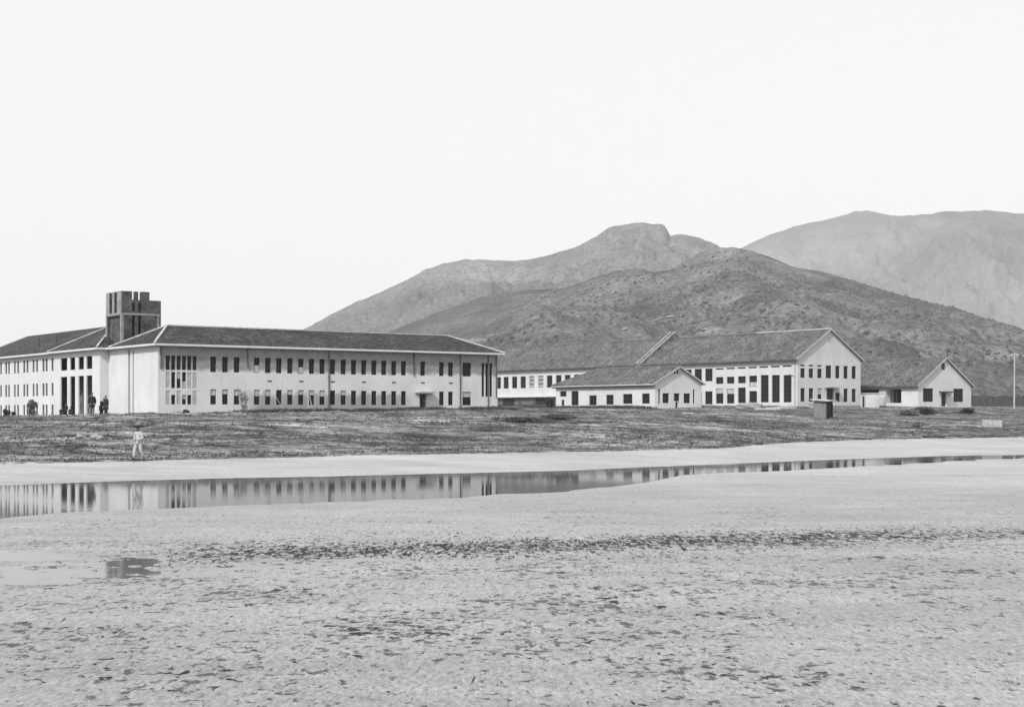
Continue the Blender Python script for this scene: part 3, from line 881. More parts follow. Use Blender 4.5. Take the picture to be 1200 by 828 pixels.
def gable_house(bd, Wd, Ln, e, rise, ov, wallmat, roofmat, fholes, sholes, name_roof='roof', hip=0.0, over_g=.35, sidebase=-1.5, verge=.11):
    r = bd.root
    w = MB()
    gable_wall(w, Wd, e, rise, 0, fholes)
    w.wall((0, 0), (0, 1), Ln, -1.5, e, sholes, .22, (1, 0))
    w.box(Wd - .3, Wd, .02, Ln, -1.5, e - .01)
    if hip: w.box(.02, Wd - .31, Ln - .3, Ln, -1.5, e - .012)
    else:
        w.quad((0, Ln, -1.5), (Wd, Ln, -1.5), (Wd, Ln, e), (Wd / 2, Ln, e + rise), (0, Ln, e))
    w.build('wall', wallmat, r)
    sl = rise / (Wd / 2)
    m = Wd / 2; rz = e + rise + .12
    def z_at(x): return rz - abs(x - m) * sl
    y0 = -over_g; y1 = Ln + (ov if hip else over_g)
    rf = MB()
    x0, x1 = -ov, Wd + ov
    yr = Ln - hip if hip else y1
    roof_slab(rf, [(x0, y1, z_at(x0)), (x0, y0, z_at(x0)), (m, y0, rz), (m, yr, rz)])
    roof_slab(rf, [(x1, y0, z_at(x1)), (x1, y1, z_at(x1)), (m, yr, rz), (m, y0, rz)])
    if hip: roof_slab(rf, [(x1, y1, z_at(x1)), (x0, y1, z_at(x0)), (m, yr, rz)])
    ro = rf.build(name_roof, roofmat, r)
    bg = MB()
    for xa in (x0, x1):
        bg.bar((xa, y0 - .03, z_at(xa) - .1), (m, y0 - .03, rz - .1), .08, verge * 2.0)
    bg.build('bargeboard', M['concrete'], ro)
    return ro, (m, yr, rz, z_at, x0, x1, y0, y1)


# ---- long two-storey building ---------------------------------------
def long_building():
    z0 = 3.2
    bd = Bld('long_building', 934.5, 235, z0, 'long two-storey building with white walls and a big gable end facing right')
    r = bd.root
    Wd = bd.at_a(1008.5, 0); Ln = 104.0
    e = zof(418.7, 235) - z0; rise = zof(386.2, bd.depth(Wd / 2, 0)) - z0 - e
    fh = []; fw = []
    q6 = lambda x: 920 + x / 4.2857
    for i, x in enumerate((89, 131, 174, 219, 264, 305, 346)):
        a = bd.at_a(q6(x), 0)
        zz = lambda y: bd.z(360 + y / 4.2857, Wd / 2, 0)
        hw = .52 if i != 3 else .66
        fw.append((a - hw, a + hw, zz(356), zz(309 if i < 3 else 292), 'dark'))
        if i < 3: fh.append((a - hw, a + hw, zz(299), zz(291), .3))
        if i != 3: fw.append((a - .5, a + .5, zz(474), zz(407), 'board_top' if i in (2, 4) else 'dark'))
    d0, d1 = bd.at_a(q6(209), 0), bd.at_a(q6(246), 0)
    zd0, zd1 = bd.z(473, 7, 0), bd.z(454.5, 7, 0)
    fh += [w[:4] for w in fw] + [(d0, d1, zd0, zd1, .4)]
    sw = []; sh = []
    q5 = lambda x: 740 + x / 5.4545; y5 = lambda y: 360 + y / 5.4545
    def rect(x, w, y1, y0, st='dark'):
        b = bd.at_b(q5(x), 0); hw = w / 5.4545 / 2 * bd.depth(0, b) / F / .62 / 1.0
        sw.append((b - hw, b + hw, bd.z(y5(y0), 0, b), bd.z(y5(y1), 0, b), st))
    for x in (997, 922, 851): rect(x, 43, 432, 607)
    rect(777, 43, 436, 508, 'board_low'); rect(777, 43, 534, 610)
    rect(705, 43, 440, 485); rect(705, 43, 512, 611)
    rect(633, 42, 443, 487); rect(633, 42, 520, 614, 'board_top')
    rect(563, 42, 445, 489); rect(563, 42, 518, 615, 'board_top')
    rect(494, 42, 391, 472); rect(494, 42, 536, 619)
    rect(426, 42, 393, 472); rect(426, 42, 538, 621); rect(362, 40, 397, 473); rect(362, 40, 541, 622); rect(300, 40, 400, 474); rect(240, 40, 402, 475)
    for x in (563, 633, 703, 773, 845, 918, 993):
        b = bd.at_b(q5(x), 0); zc = bd.z(y5(393 - (x - 563) * .042), 0, b); hw = .95
        sh.append((b - hw, b + hw, zc - .12, zc + .12, .3))
    # far section behind the small house
    for i, px in enumerate((584, 593, 602.9, 613, 623, 633.5, 644, 654.6, 665, 676)):
        b = bd.at_b(px, 0); bb = bd.at_b(630, 0)
        zz1, zz0 = bd.z(440.2, 0, bb), bd.z(454.2, 0, bb)
        sw.append((b - .85, b + .85, zz0, zz1, 'pale' if i in (4, 5) else 'dark'))
    bsplit = bd.at_b(690, 0)
    zl = bd.z(465.3, 0, bd.at_b(620, 0))
    lo = []
    for p0, p1 in ((603.3, 590), (640.8, 628)):
        lo.append((bd.at_b(p0, 0), bd.at_b(p1, 0), bd.z(476.8, 0, bd.at_b(p0, 0)), bd.z(467, 0, bd.at_b(p0, 0)), .4))
    ro, (m, yr, rz, z_at, x0, x1, y0, y1) = gable_house(bd, Wd, Ln, e, rise, .55, M['plaster_white'], M['tile_mid'], fh, [w[:4] for w in sw] + sh)
    bk = MB(); bk.wall((-.14, bsplit), (0, 1), Ln - bsplit, -1.5, zl, [(l[0] - bsplit, l[1] - bsplit, l[2], l[3], .1) for l in lo], .1, (1, 0)); bk.quad((-.14, bsplit, -1.5), (0, bsplit, -1.5), (0, bsplit, zl), (-.14, bsplit, zl))
    bk.build('lower_wall', M['grey_wall'], r)
    lb = MB(); lb.box(-.9, -.003, bsplit, Ln, zl, zl + .2); lb.build('ledge', M['fascia'], r)
    for l in lo:
        g = MB(); g.box(-.07, -.02, l[0] - .02, l[1] + .02, l[2] - .02, l[3] + .02); g.build('doorway', M['dark'], r)
    for w in fw: window(r, 'a', w[0], w[1], w[2], w[3], 0, style=w[4])
    for w in sw: window(r, 'b', w[0], w[1], w[2], w[3], 0, style=w[4])
    for h in sh:
        v = MB(); v.box(.22, .3, h[0] - .02, h[1] + .02, h[2] - .02, h[3] + .02); v.build('vent', M['dark'], r)
    for h in fh[:3]:
        v = MB(); v.box(h[0] - .02, h[1] + .02, .22, .3, h[2] - .02, h[3] + .02); v.build('vent', M['dark'], r)
    db = MB(); db.box(d0 - .02, d1 + .02, .32, .4, zd0 - .02, zd1 + .02); d = db.build('door', M['door'], r)
    cb = MB(); cb.box(d0 - .5, d1 + .5, -1.0, -.004, zd1 + .03, zd1 + .22); cb.build('door_canopy', M['concrete'], r)
    gv = MB(); a = Wd / 2; zc = bd.z(397.5, a, 0); gv.box(a - .28, a + .28, -.05, -.004, zc - .45, zc + .45); gv.build('gable_vent', M['concrete'], r)
    # dark strip painted in for the eave shadow, firewall parapet, ridge
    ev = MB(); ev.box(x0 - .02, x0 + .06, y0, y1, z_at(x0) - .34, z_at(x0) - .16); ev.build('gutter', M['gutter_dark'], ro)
    bp = bd.at_b(752, 0)
    pw = MB()
    pts = [(x0 - .25, z_at(x0) - .3), (m, rz - .1), (x1 + .25, z_at(x1) - .3)]
    for (xa, za), (xb, zb), ha, hb in ((pts[0], pts[1], .5, 1.15), (pts[1], pts[2], 1.15, .5)):
        i = len(pw.v)
        for yy in (bp - .6, bp + .6):
            pw.v += [(xa, yy, za - .2), (xb, yy, zb - .2), (xb, yy, zb + hb), (xa, yy, za + ha)]
        for f in ((0, 1, 2, 3), (7, 6, 5, 4), (3, 2, 6, 7), (0, 4, 5, 1), (0, 3, 7, 4), (1, 5, 6, 2)): pw.f.append(tuple(i + k for k in f))
    pr = pw.build('firewall_parapet', M['grey_wall'], ro)
    cp_ = MB()
    for (xa, za), (xb, zb), ha, hb in ((pts[0], pts[1], .57, 1.22), (pts[1], pts[2], 1.22, .57)):
        for yy in (bp - .57, bp + .57): cp_.bar((xa, yy, za + ha), (xb, yy, zb + hb), .13, .12)
    cp_.build('coping', M['cap'], pr)
    rc = MB(); rc.bar((m, y0, rz + .05), (m, 16, rz + .05), .4, .2); rc.build('ridge_cap', M['cap'], ro)
    rc = MB(); rc.bar((m, 16.02, rz + .03), (m, y1, rz + .03), .4, .14); rc.build('ridge_cap', M['cap_dull'], ro)
    dp = MB(); dp.tube((-.12, .45, -1), (-.12, .45, e - .5), .08, .08, 8); dp.tube((-.12, .45, bd.z(440, 0, 0)), (-.12, 1.6, bd.z(437.6, 0, 0)), .08, .08, 8); dp.build('downpipe', M['concrete'], r)
    return bd


LONG = long_building().finish(1.0)


# ---- small hipped house in front ------------------------------------
def small_house():
    z0 = zof(478.4, 215) - .35
    bd = Bld('low_house', 767.5, 215, z0, 'single-storey white house with gabled front and hipped far end, second building from the centre')
    bd.root['label'] = 'small single-storey white house with hipped roof end and gabled front, standing before the long building'
    r = bd.root
    Wd = bd.at_a(822, 0); Ln = bd.at_b(651.5, 0)
    e = zof(447.9, 215) - z0; rise = zof(429.8, bd.depth(Wd / 2, 0)) - z0 - e
    q5 = lambda x: 740 + x / 5.4545; y5 = lambda y: 360 + y / 5.4545
    fw = []
    def rf(x, w, y1, y0, st='dark'):
        a0, a1 = bd.at_a(q5(x - w / 2), 0), bd.at_a(q5(x + w / 2), 0); mid = Wd / 2
        fw.append((a0, a1, bd.z(y5(y0), mid, 0), bd.z(y5(y1), mid, 0), st))
    rf(178, 12, 524, 618); rf(399, 12, 524, 614); rf(220, 42, 549, 612); rf(355, 42, 549, 612); rf(290, 36, 549, 600)
    d0, d1 = bd.at_a(q5(281), 0), bd.at_a(q5(300), 0); zd1 = bd.z(y5(604), Wd / 2, 0); zd0 = bd.z(y5(645), Wd / 2, 0)
    q4 = lambda x: 560 + x / 5.4545
    sw = []
    def rs(x, w, y1, y0, st='dark'):
        b1, b0 = bd.at_b(q4(x - w / 2), 0), bd.at_b(q4(x + w / 2), 0); b = (b0 + b1) / 2
        sw.append((b0, b1, bd.z(y5(y0), 0, b), bd.z(y5(y1), 0, b), st))
    rs(545, 42, 536, 570); rs(543, 18, 590, 627, 'dark'); rs(620, 46, 535, 626); rs(735, 47, 562, 625); rs(843, 47, 558, 621); rs(957, 60, 553, 616); rs(1073, 50, 550, 615)
    ro, (m, yr, rz, z_at, x0, x1, y0, y1) = gable_house(bd, Wd, Ln, e, rise, .5, M['plaster_gable'], M['tile_mid'], [w[:4] for w in fw] + [(d0, d1, zd0, zd1, .3)], [w[:4] for w in sw], hip=4.6)
    for w in fw: window(r, 'a', w[0], w[1], w[2], w[3], 0, style=w[4])
    for w in sw: window(r, 'b', w[0], w[1], w[2], w[3], 0, style=w[4])
    db = MB(); db.box(d0 - .02, d1 + .02, .24, .3, zd0 - .02, zd1 + .02); db.build('door', M['door'], r)
    for x in (277, 294):
        a = bd.at_a(q5(x), 0); v = MB(); v.box(a - .13, a + .13, -.04, -.004, bd.z(y5(425), a, 0), bd.z(y5(397), a, 0)); v.build('gable_vent', M['dark'], r)
    ev = MB(); ev.box(x0 - .03, x0 + .05, y0, y1, z_at(x0) - .22, z_at(x0) - .1); ev.build('gutter', M['fascia'], ro)
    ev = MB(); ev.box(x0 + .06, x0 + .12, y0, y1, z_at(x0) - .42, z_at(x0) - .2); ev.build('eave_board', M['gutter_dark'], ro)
    rc = MB(); rc.bar((m, y0, rz + .04), (m, yr, rz + .04), .3, .14); rc.bar((m, yr, rz + .04), (x0, y1, z_at(x0) + .04), .28, .12); rc.bar((m, yr, rz + .04), (x1, y1, z_at(x1) + .04), .28, .12); rc.build('ridge_cap', M['cap_dull'], ro)
    return bd


SMALL = small_house().finish(.84)


# ---- right single-storey house --------------------------------------
def right_house():
    z0 = zof(476.5, 240) - .3
    bd = Bld('gabled_house', 1076, 240, z0, 'single-storey white gabled house with canopied door, rightmost of the buildings')
    r = bd.root
    Wd = bd.at_a(1138, 0); Ln = 34.0
    e = zof(450.3, 240) - z0; rise = zof(419.6, bd.depth(Wd / 2, 0)) - z0 - e
    q6 = lambda x: 920 + x / 4.2857; y6 = lambda y: 360 + y / 4.2857
    fw = []
    def rf(x0, x1, y1, y0):
        a0, a1 = bd.at_a(q6(x0), 0), bd.at_a(q6(x1), 0); fw.append((a0, a1, bd.z(y6(y0), (a0 + a1) / 2, 0), bd.z(y6(y1), (a0 + a1) / 2, 0), 'dark'))
    rf(693, 745, 406, 474); rf(846, 896, 408, 475)
    d0, d1 = bd.at_a(q6(785), 0), bd.at_a(q6(811), 0); zd0, zd1 = bd.z(y6(497), Wd / 2, 0), bd.z(y6(428), Wd / 2, 0)
    sd0, sd1 = bd.at_b(1056.3, 0), bd.at_b(1037.8, 0); b2 = bd.at_b(1030, 0)
    so = [(sd0, sd1, bd.z(472, 0, sd0), bd.z(455.6, 0, sd0), 2.0), (b2, bd.at_b(1000, 0), bd.z(474, 0, b2), bd.z(455.8, 0, b2), 2.0)]
    ro, (m, yr, rz, z_at, x0, x1, y0, y1) = gable_house(bd, Wd, Ln, e, rise, .5, M['plaster_gable'], M['tile_mid'], [w[:4] for w in fw] + [(d0, d1, zd0, zd1, .3)], so)
    vb = MB(); vb.box(2.02, 2.1, sd0 - .3, bd.at_b(1000, 0) + .3, -1, e - .1); vb.build('verandah_back_wall', M['dark'], r)
    for t in (.33, .66):
        b = sd0 + (sd1 - sd0) * t; v = MB(); v.box(.03, .17, b - .07, b + .07, so[0][2], so[0][3]); v.build('verandah_post', M['frame'], r)
    for w in fw: window(r, 'a', w[0], w[1], w[2], w[3], 0, style=w[4])
    db = MB(); db.box(d0 - .02, d1 + .02, .24, .3, zd0 - .02, zd1 + .02); db.build('door', M['door'], r)
    cb = MB(); cb.box(d0 - .6, d1 + .7, -1.0, -.004, zd1 + .03, zd1 + .2)
    cb.bar((d0 - .3, -.05, zd1 - .6), (d0 - .3, -.9, zd1 + .05), .08, .08); cb.bar((d1 + .3, -.05, zd1 - .6), (d1 + .3, -.9, zd1 + .05), .08, .08); cb.build('door_canopy', M['frame'], r)
    a = bd.at_a(q6(793), 0); v = MB(); v.box(a - .38, a + .38, -.05, -.004, bd.z(y6(312), a, 0), bd.z(y6(278), a, 0)); v.build('gable_vent', M['frame'], r)
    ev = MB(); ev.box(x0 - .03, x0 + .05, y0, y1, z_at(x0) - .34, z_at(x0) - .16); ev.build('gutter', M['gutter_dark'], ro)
    rc = MB(); rc.bar((m, y0, rz + .04), (m, y1, rz + .04), .34, .14); rc.build('ridge_cap', M['cap_dull'], ro)
    return bd


RIGHT = right_house().finish(1.0)

# ---- small structures -------------------------------------------------
def ground_loc(px, D, dz=0):
    D = D * float(kd(px))
    x = upx(px) * D; return (x, D, gz(x, D) + dz)


# outhouse on the bank
def outhouse():
    D = 169; x, y, z = ground_loc(966, D); z -= .12
    rt = empty('outhouse', (x, y, z), R(-36), 'small plank outhouse with flat overhanging roof and dark open side, alone on the bank', 'shed')
    w = MB(); t = .06
    w.box(-.95, .55, -.75, -.69, 0, 2.0); w.box(-.95, -.89, -.69, .75, 0, 2.0); w.box(-.89, .55, .69, .75, 0, 2.0)
    for i in range(6): w.box(-.95 + .25 * i, -.93 + .25 * i, -.78, -.752, 0, 2.0)
    w.build('wall', M['wood'], rt)
    d = MB(); d.box(.48, .54, -.68, .68, 0, 1.95); d.build('door', M['dark'], rt)
    p = MB(); p.box(.56, .68, -.8, -.66, 0, 2.0); p.box(.56, .68, .66, .78, 0, 2.0); p.build('door_post', M['door'], rt)
    rf = MB(); roof_slab(rf, [(-1.2, -1.1, 2.2), (1.1, -1.1, 2.03), (1.1, 1.1, 2.03), (-1.2, 1.1, 2.2)], .14); rf.build('roof', M['wood_pale'], rt)


outhouse()


def annex():
    D = 228; x, y, z = ground_loc(1015, D)
    rt = empty('white_annex', (x, y, z), ANG * .2, 'low white flat-roofed annex hut between the big gable end and the gabled house', 'shed')
    w = MB(); w.box(0, 2.1, 0, 2.4, -.3, 2.05); w.build('wall', M['plaster_white'], rt, bevel=.02)
    f = MB(); f.box(-.1, 2.2, -.1, 2.5, 2.055, 2.2); f.build('roof', M['concrete'], rt)
    d = MB(); d.box(-.03, -.003, .7, 1.5, -.2, 1.7); d.build('door', M['door'], rt)


annex()


def tank():
    D = 227; x, y, z = ground_loc(1034.2, D)
    rt = empty('water_tank', (x, y, z), 0, 'pale upright round-topped water tank beside the white annex hut', 'tank')
    b = MB(); b.lathe([(0.001, .25), (.44, .25), (.47, .4), (.47, 1.55), (.42, 1.78), (.25, 1.92), (.001, 1.97)], 18); b.build('tank_body', M['concrete'], rt, smooth=True)
    f = MB(); f.lathe([(.001, -.3), (.55, -.3), (.52, .25), (.001, .25)], 14); f.build('plinth', M['gutter_dark'], rt)
    c = MB(); c.lathe([(.001, 2.06), (.16, 2.06), (.16, 1.93), (.001, 1.93)], 12); c.build('lid', M['pipe'], rt)


tank()


def pole(px, ytop, D, label, pale, arm):
    x, y, z = ground_loc(px, D)
    h = zof(ytop, D * float(kd(px))) - z
    rt = empty('utility_pole' if arm else 'wooden_post', (x, y, z), 0, label, 'pole')
    b = MB(); b.tube((0, 0, -.4), (.06, 0, h), .13 if arm else .09, .09 if arm else .07, 10); b.build('shaft', M['wood_pale'] if pale else M['pipe'], rt)
    if arm:
        c = MB(); c.box(-.45, .5, -.14, -.06, h - .55, h - .45); c.build('crossarm', M['wood'], rt)
        for k in (-.38, .42):
            i = MB(); i.lathe([(.001, .26), (.06, .25), (.075, .16), (.045, .1), (.07, .04), (.02, 0)], 10, (k, -.1, h - .45)); i.build('insulator', M['fascia'], rt)


pole(1188.5, 413, 232, 'tall pale utility pole with short crossarm at the right edge', True, True)
pole(1147.5, 441, 275, 'thin dark wooden post behind the gabled house', False, False)


# boundary wall on the right in front of the fields
def boundary():
    D0 = 262; x0 = upx(1120) * D0; x1 = upx(1560) * D0
    b = MB(); n = 60
    for i in range(n):
        xa = x0 + (x1 - x0) * i / n; xb = x0 + (x1 - x0) * (i + .97) / n
        yy = D0 + 6 * i / n; zz = gz(xa, yy); h = 1.75 + .25 * random.random()
        b.box(xa, xb, yy - .3 + .05 * random.random(), yy + .3, zz - .5, zz + h)
    o = b.build('stone_wall', M['stone_dark'], None, bevel=.06); tag(o, 'low dark field wall at the foot of the hill, far right', 'wall')


boundary()


# boulders, blocks, heaps
def boulder(name, px, D, w, d, h, mat, label, cat='rock', group=None, seed=0):
    rnd = random.Random(seed)
    bm = bmesh.new(); bmesh.ops.create_icosphere(bm, subdivisions=3, radius=1)
    ph = [rnd.uniform(0, 9) for _ in range(4)]
    for v in bm.verts:
        n = v.co.copy()
        k = 1 + .18 * math.sin(3.1 * n.x + ph[0]) * math.cos(2.7 * n.y + ph[1]) + .1 * math.sin(6 * n.z + 5 * n.x + ph[2])
        c = Vector([math.copysign(abs(q) ** .7, q) for q in n]) * k
        v.co = Vector((c.x * w / 2, c.y * d / 2, c.z * h * .6))
    me = bpy.data.meshes.new(name); bm.to_mesh(me); bm.free(); me.materials.append(mat)
    o = bpy.data.objects.new(name, me); COL.objects.link(o)
    x, y, z = ground_loc(px, D); o.location = (x, y, z + h * .25); o.rotation_euler = (0, 0, rnd.uniform(0, 3))
    return tag(o, label, cat, group)


boulder('boulder', 97, 121, .8, .6, .3, M['stone'], 'pale boulder on the grass below the portico, left of its pair', seed=1)
boulder('boulder', 114.5, 121, .85, .6, .3, M['stone'], 'pale boulder on the grass below the portico, right of its pair', seed=2)
boulder('boulder', 1084, 200, 1.1, .8, .6, M['fascia'], 'white stone on the dark mound before the gabled house', seed=3)
boulder('rubble_heap', 210, 181, 1.2, .8, .35, M['stone'], 'pale rubble heap against the main block near its corner', 'heap', seed=4)
boulder('bundle', 218, 179, .75, .5, .4, M['cloth_dark'], 'dark bundle lying on the pale rubble heap', 'bundle', seed=5)
boulder('boulder', 1095, 128, 1.8, .9, .25, M['stone_dark'], 'flat dark boulder at the water edge, right side', seed=6)
boulder('boulder', 1074, 148, .7, .6, .5, M['stone_dark'], 'small dark boulder on the bank, right side', seed=7)
boulder('boulder', 384.6, 195, .75, .7, .6, M['stone_dark'], 'dark round boulder at the foot of the middle downpipe', seed=8)
boulder('rubble_heap', 878, 205, 3.6, 2, .8, M['stone'], 'pale rubble heap in front of the long building windows', 'heap', seed=9)
boulder('rubble_heap', 958, 215, 3.0, 2, .8, M['stone'], 'pale rubble heap at the corner of the big gable end', 'heap', seed=12)
x, y, z = ground_loc(1162.5, 160)
b = MB(); b.box(-.95, .95, -.4, .4, -.2, .62); b.box(-.8, .8, -.42, -.405, .1, .5)
o = b.build('stone_block', M['concrete'], None, bevel=.03); o.location = (x, y, z); o.rotation_euler = (0, .03, .15); tag(o, 'whitish squared stone block lying on the bank at the far right', 'block')

# timbers by the long building
for i, (px, D, L, az, tilt, lab) in enumerate(((906, 196, 4.6, .2, .13, 'long pale timber beam sloping over the others before the tall windows'),
                                                (914, 198, 3.6, -.25, .02, 'pale timber beam lying flat before the tall windows, crossing the sloping beam'),
                                                (921, 194, 3.2, .5, .05, 'short pale timber beam nearest the corner of the big gable end'),
                                                (899, 192, 3.0, -.1, .0, 'short pale timber beam at the left of the timber pile'))):
    x, y, z = ground_loc(px, D, .25)
    b = MB(); b.box(-L / 2, L / 2, -.11, .11, -.1, .1)
    o = b.build('timber_beam', M['wood_pale'], None, bevel=.015); o.location = (x, y, z); o.rotation_euler = (0, -tilt, az); tag(o, lab, 'beam', 'timber beams before the long building')

# things leaning on the main facade
def lean():
    a = MAIN.at_a(363, -1.0); wx, wy = MAIN.world(a, -1.3)
    rt = empty('ladder', (wx, wy, gz(wx, wy)), ANG, 'wooden trestle ladder standing against the lower windows of the main block', 'ladder'); rt.scale = (.5, .5, .5)
    for s in (-.55, .55):
        b = MB(); b.bar((s, 0, 0), (s * .3, .9, 3.2), .1, .1); b.build('rail', M['wood_pale'], rt)
    for k in range(1, 7):
        t = k / 7; b = MB(); w = .55 * (1 - .7 * t); b.bar((-w, .9 * t, 3.2 * t), (w, .9 * t, 3.2 * t), .06, .06); b.build('rung', M['wood_pale'], rt)
    a = MAIN.at_a(328, -1.0); wx, wy = MAIN.world(a, -1.2)
    b = MB(); b.bar((0.45, -.1, 0), (-.3, .48, 1.5), .13, .03); o = b.build('plank', M['wood_pale']); o.location = (wx, wy, gz(wx, wy)); o.rotation_euler = (0, 0, ANG)
    tag(o, 'single pale plank leaning against the main block wall', 'plank')


lean()

# ------------------------------------------------------------------ shrubs
def leaf_blob(rnd, mb, c, r, n, size):
    for _ in range(n):
        d = Vector((rnd.gauss(0, 1), rnd.gauss(0, 1), rnd.gauss(0, 1))).normalized() * (rnd.random() ** .45)
        p = Vector(c) + Vector((d.x * r[0], d.y * r[1], d.z * r[2]))
        u = Vector((rnd.gauss(0, 1), rnd.gauss(0, 1), rnd.gauss(0, 1))).normalized(); v = u.orthogonal().normalized()
        s = size * rnd.uniform(.5, 1.2)
        mb.quad(p - u * s, p + v * s * .45, p + u * s, p - v * s * .45)


def shrub(px, D, w, h, mat, label, seed, name='shrub', dens=1.0):
    rnd = random.Random(seed); x, y, z = ground_loc(px, D)
    rt = empty(name, (x, y, z), 0, label, 'shrub', None)
    st = MB(); fo = MB()
    for i in range(7):
        a = rnd.uniform(0, 6.28); q = Vector((math.cos(a) * w * .35 * rnd.random(), math.sin(a) * w * .35 * rnd.random(), h * rnd.uniform(.5, .95)))
        st.tube((q.x * .2, q.y * .2, -.1), q, .03, .012, 5)
        leaf_blob(rnd, fo, q, (w * .26, w * .26, h * .26), int(110 * dens), .13)
    leaf_blob(rnd, fo, (0, 0, h * .35), (w * .45, w * .4, h * .35), int(260 * dens), .13)
    fo.build('foliage', mat, rt); st.build('stem', M['bark'], rt)


shrub(285.5, 186, .95, 2.0, M['twig'], 'thin pale sapling in front of the main block between window groups', 31, 'sapling', .35)
shrub(37, 208, 1.1, 1.6, M['leaf_mid'], 'bushy shrub against the left wing between ground-floor windows', 32)
shrub(8, 196, .6, .75, M['leaf_dark'], 'dark low shrub by the left wing at the left edge', 33)
shrub(16, 200, .35, .5, M['leaf_dark'], 'small dark shrub just right of the low one at the left edge', 34)
shrub(1066, 185, 2.8, .7, M['leaf_mid'], 'dark shrub on the mound before the gabled house, left end', 35)
shrub(1086, 186, 3.2, .7, M['leaf_dark'], 'dark spreading shrub in the middle of the mound before the gabled house', 36)
shrub(1133, 196, 2.4, .6, M['leaf_dark'], 'dark shrub on the small mound under the right gable corner', 37)
shrub(645, 222, 1.2, 1.3, M['leaf_dark'], 'dark shrub at the hipped corner of the small house', 40)

shrub(612, 152, 5.0, .38, M['leaf_dark'], 'long flat dark brush heap on the bank below the right end of the main block', 41, 'brush_heap', 1.0)
shrub(655, 150, 3.6, .3, M['leaf_dark'], 'flat dark brush heap on the bank below the hipped end of the small house', 42, 'brush_heap', .8)

# ------------------------------------------------------------------ grass and weeds (stuff)
def footprints():
    res = []
    for bd, a0, a1, b0, b1 in ((MAIN, -.2, 52, -.2, 17), (MAIN, -2, 14, 16, 72), (LONG, -1, 15, -.2, 105), (SMALL, -.2, 9.3, -.2, 24), (RIGHT, -.2, 13.5, -.2, 35)):
        res.append((bd, a0, a1, b0, b1))
    return res


FP = footprints()


def inside(x, y):
    k = np.zeros(x.shape, bool)
    for bd, a0, a1, b0, b1 in FP:
        dx = x - bd.o[0] * bd.k; dy = y - bd.o[1] * bd.k; a = (dx * A[0] + dy * A[1]) / bd.k; b = (dx * B[0] + dy * B[1]) / bd.k
        k |= (a > a0) & (a < a1) & (b > b0) & (b < b1)
    return k


def grass(name, X, Y, hmin, hmax, mat, blades=5):
    n = len(X); Z = bank_z(X, Y)
    V = []; 
    ang = RNG.random((n, blades)) * 6.283
    hh = (hmin + (hmax - hmin) * RNG.random((n, blades)) ** 1.5)
    off = RNG.normal(0, .12, (n, blades, 2))
    bx = X[:, None] + off[..., 0]; by = Y[:, None] + off[..., 1]; bz = Z[:, None] - .03
    w = .035 + .05 * RNG.random((n, blades))
    p0 = np.stack([bx - np.cos(ang) * w, by - np.sin(ang) * w, bz + 0 * bx], -1)
    p1 = np.stack([bx + np.cos(ang) * w, by + np.sin(ang) * w, bz + 0 * bx], -1)
    ln = RNG.normal(0, .35, (n, blades, 2))
    p2 = np.stack([bx + ln[..., 0] * hh, by + ln[..., 1] * hh, bz + hh], -1)
    v = np.stack([p0, p1, p2], 2).reshape(-1, 3); m = len(v) // 3
    me = bpy.data.meshes.new(name)
    me.vertices.add(len(v)); me.vertices.foreach_set('co', v.ravel())
    me.loops.add(len(v)); me.loops.foreach_set('vertex_index', np.arange(len(v), dtype=np.int32))
    me.polygons.add(m); me.polygons.foreach_set('loop_start', np.arange(0, len(v), 3, dtype=np.int32)); me.polygons.foreach_set('loop_total', np.full(m, 3, np.int32))
    me.update(calc_edges=True); me.materials.append(mat)
    o = bpy.data.objects.new(name, me); COL.objects.link(o)
    return o


def grass_mat(name, lo, hi):
    m, nt, bs = new_mat(name); v = objvec(nt)
    mid = noise_out(nt, v, .35, 6, .7, (1, 2, .2), (0, 0, -.38))
    fn = noise_out(nt, v, 3.0, 2, .6)
    g = mathn(nt, 'MULTIPLY', maprange(nt, mid, .38, .64, lo, hi), maprange(nt, fn, .3, .7, .6, 1.4))
    grey(nt, g, bs); bs.inputs['Roughness'].default_value = .9; bs.inputs['Specular IOR Level'].default_value = .1
    return m


GM = grass_mat('dry_grass_blades', .05, .21); WM = grass_mat('tall_weed_blades', .03, .12)
n = 60000
px = RNG.uniform(-80, 1280, n); sd = shoreD(px); D = sd + 1.0 + (225 - sd) * RNG.random(n) ** 1.25
X = upx(px) * D; u = X * .93 + D * .37; v = -X * .37 + D * .93
dens = fbm(u / 9, v / 3.5, 4, 51)
keep = (dens > RNG.uniform(-.35, .35, n)) & ~inside(X, D)
tag(grass('grass', X[keep], D[keep], .05, .17, GM, 5), 'short dry grass tufts spread over the bank', 'grass', kind='stuff')
# weeds at wall feet
a = RNG.uniform(9, 52, 5200); bb = -RNG.random(5200) ** 1.6 * 7 - .3
wx, wy = MAIN.world(a, bb)
k = fbm(a / 2.5, bb / 2, 3, 61) > RNG.uniform(-.2, .45, 5200)
X1, Y1 = wx[k], wy[k]
b2 = RNG.uniform(-1, 26, 1400); a2 = -RNG.random(1400) ** 1.5 * 5 - .4
X2, Y2 = SMALL.world(a2, b2)
b3 = RNG.uniform(20, 90, 2400); a3 = -RNG.random(2400) * 7 - .5
X3, Y3 = LONG.world(a3, b3)
XX = np.concatenate([X1, X2, X3]); YY = np.concatenate([Y1, Y2, Y3]); kk = ~inside(XX, YY)
tag(grass('weeds', XX[kk], YY[kk], .08, .42, WM, 6), 'dark tall weeds along the feet of the walls', 'weeds', kind='stuff')

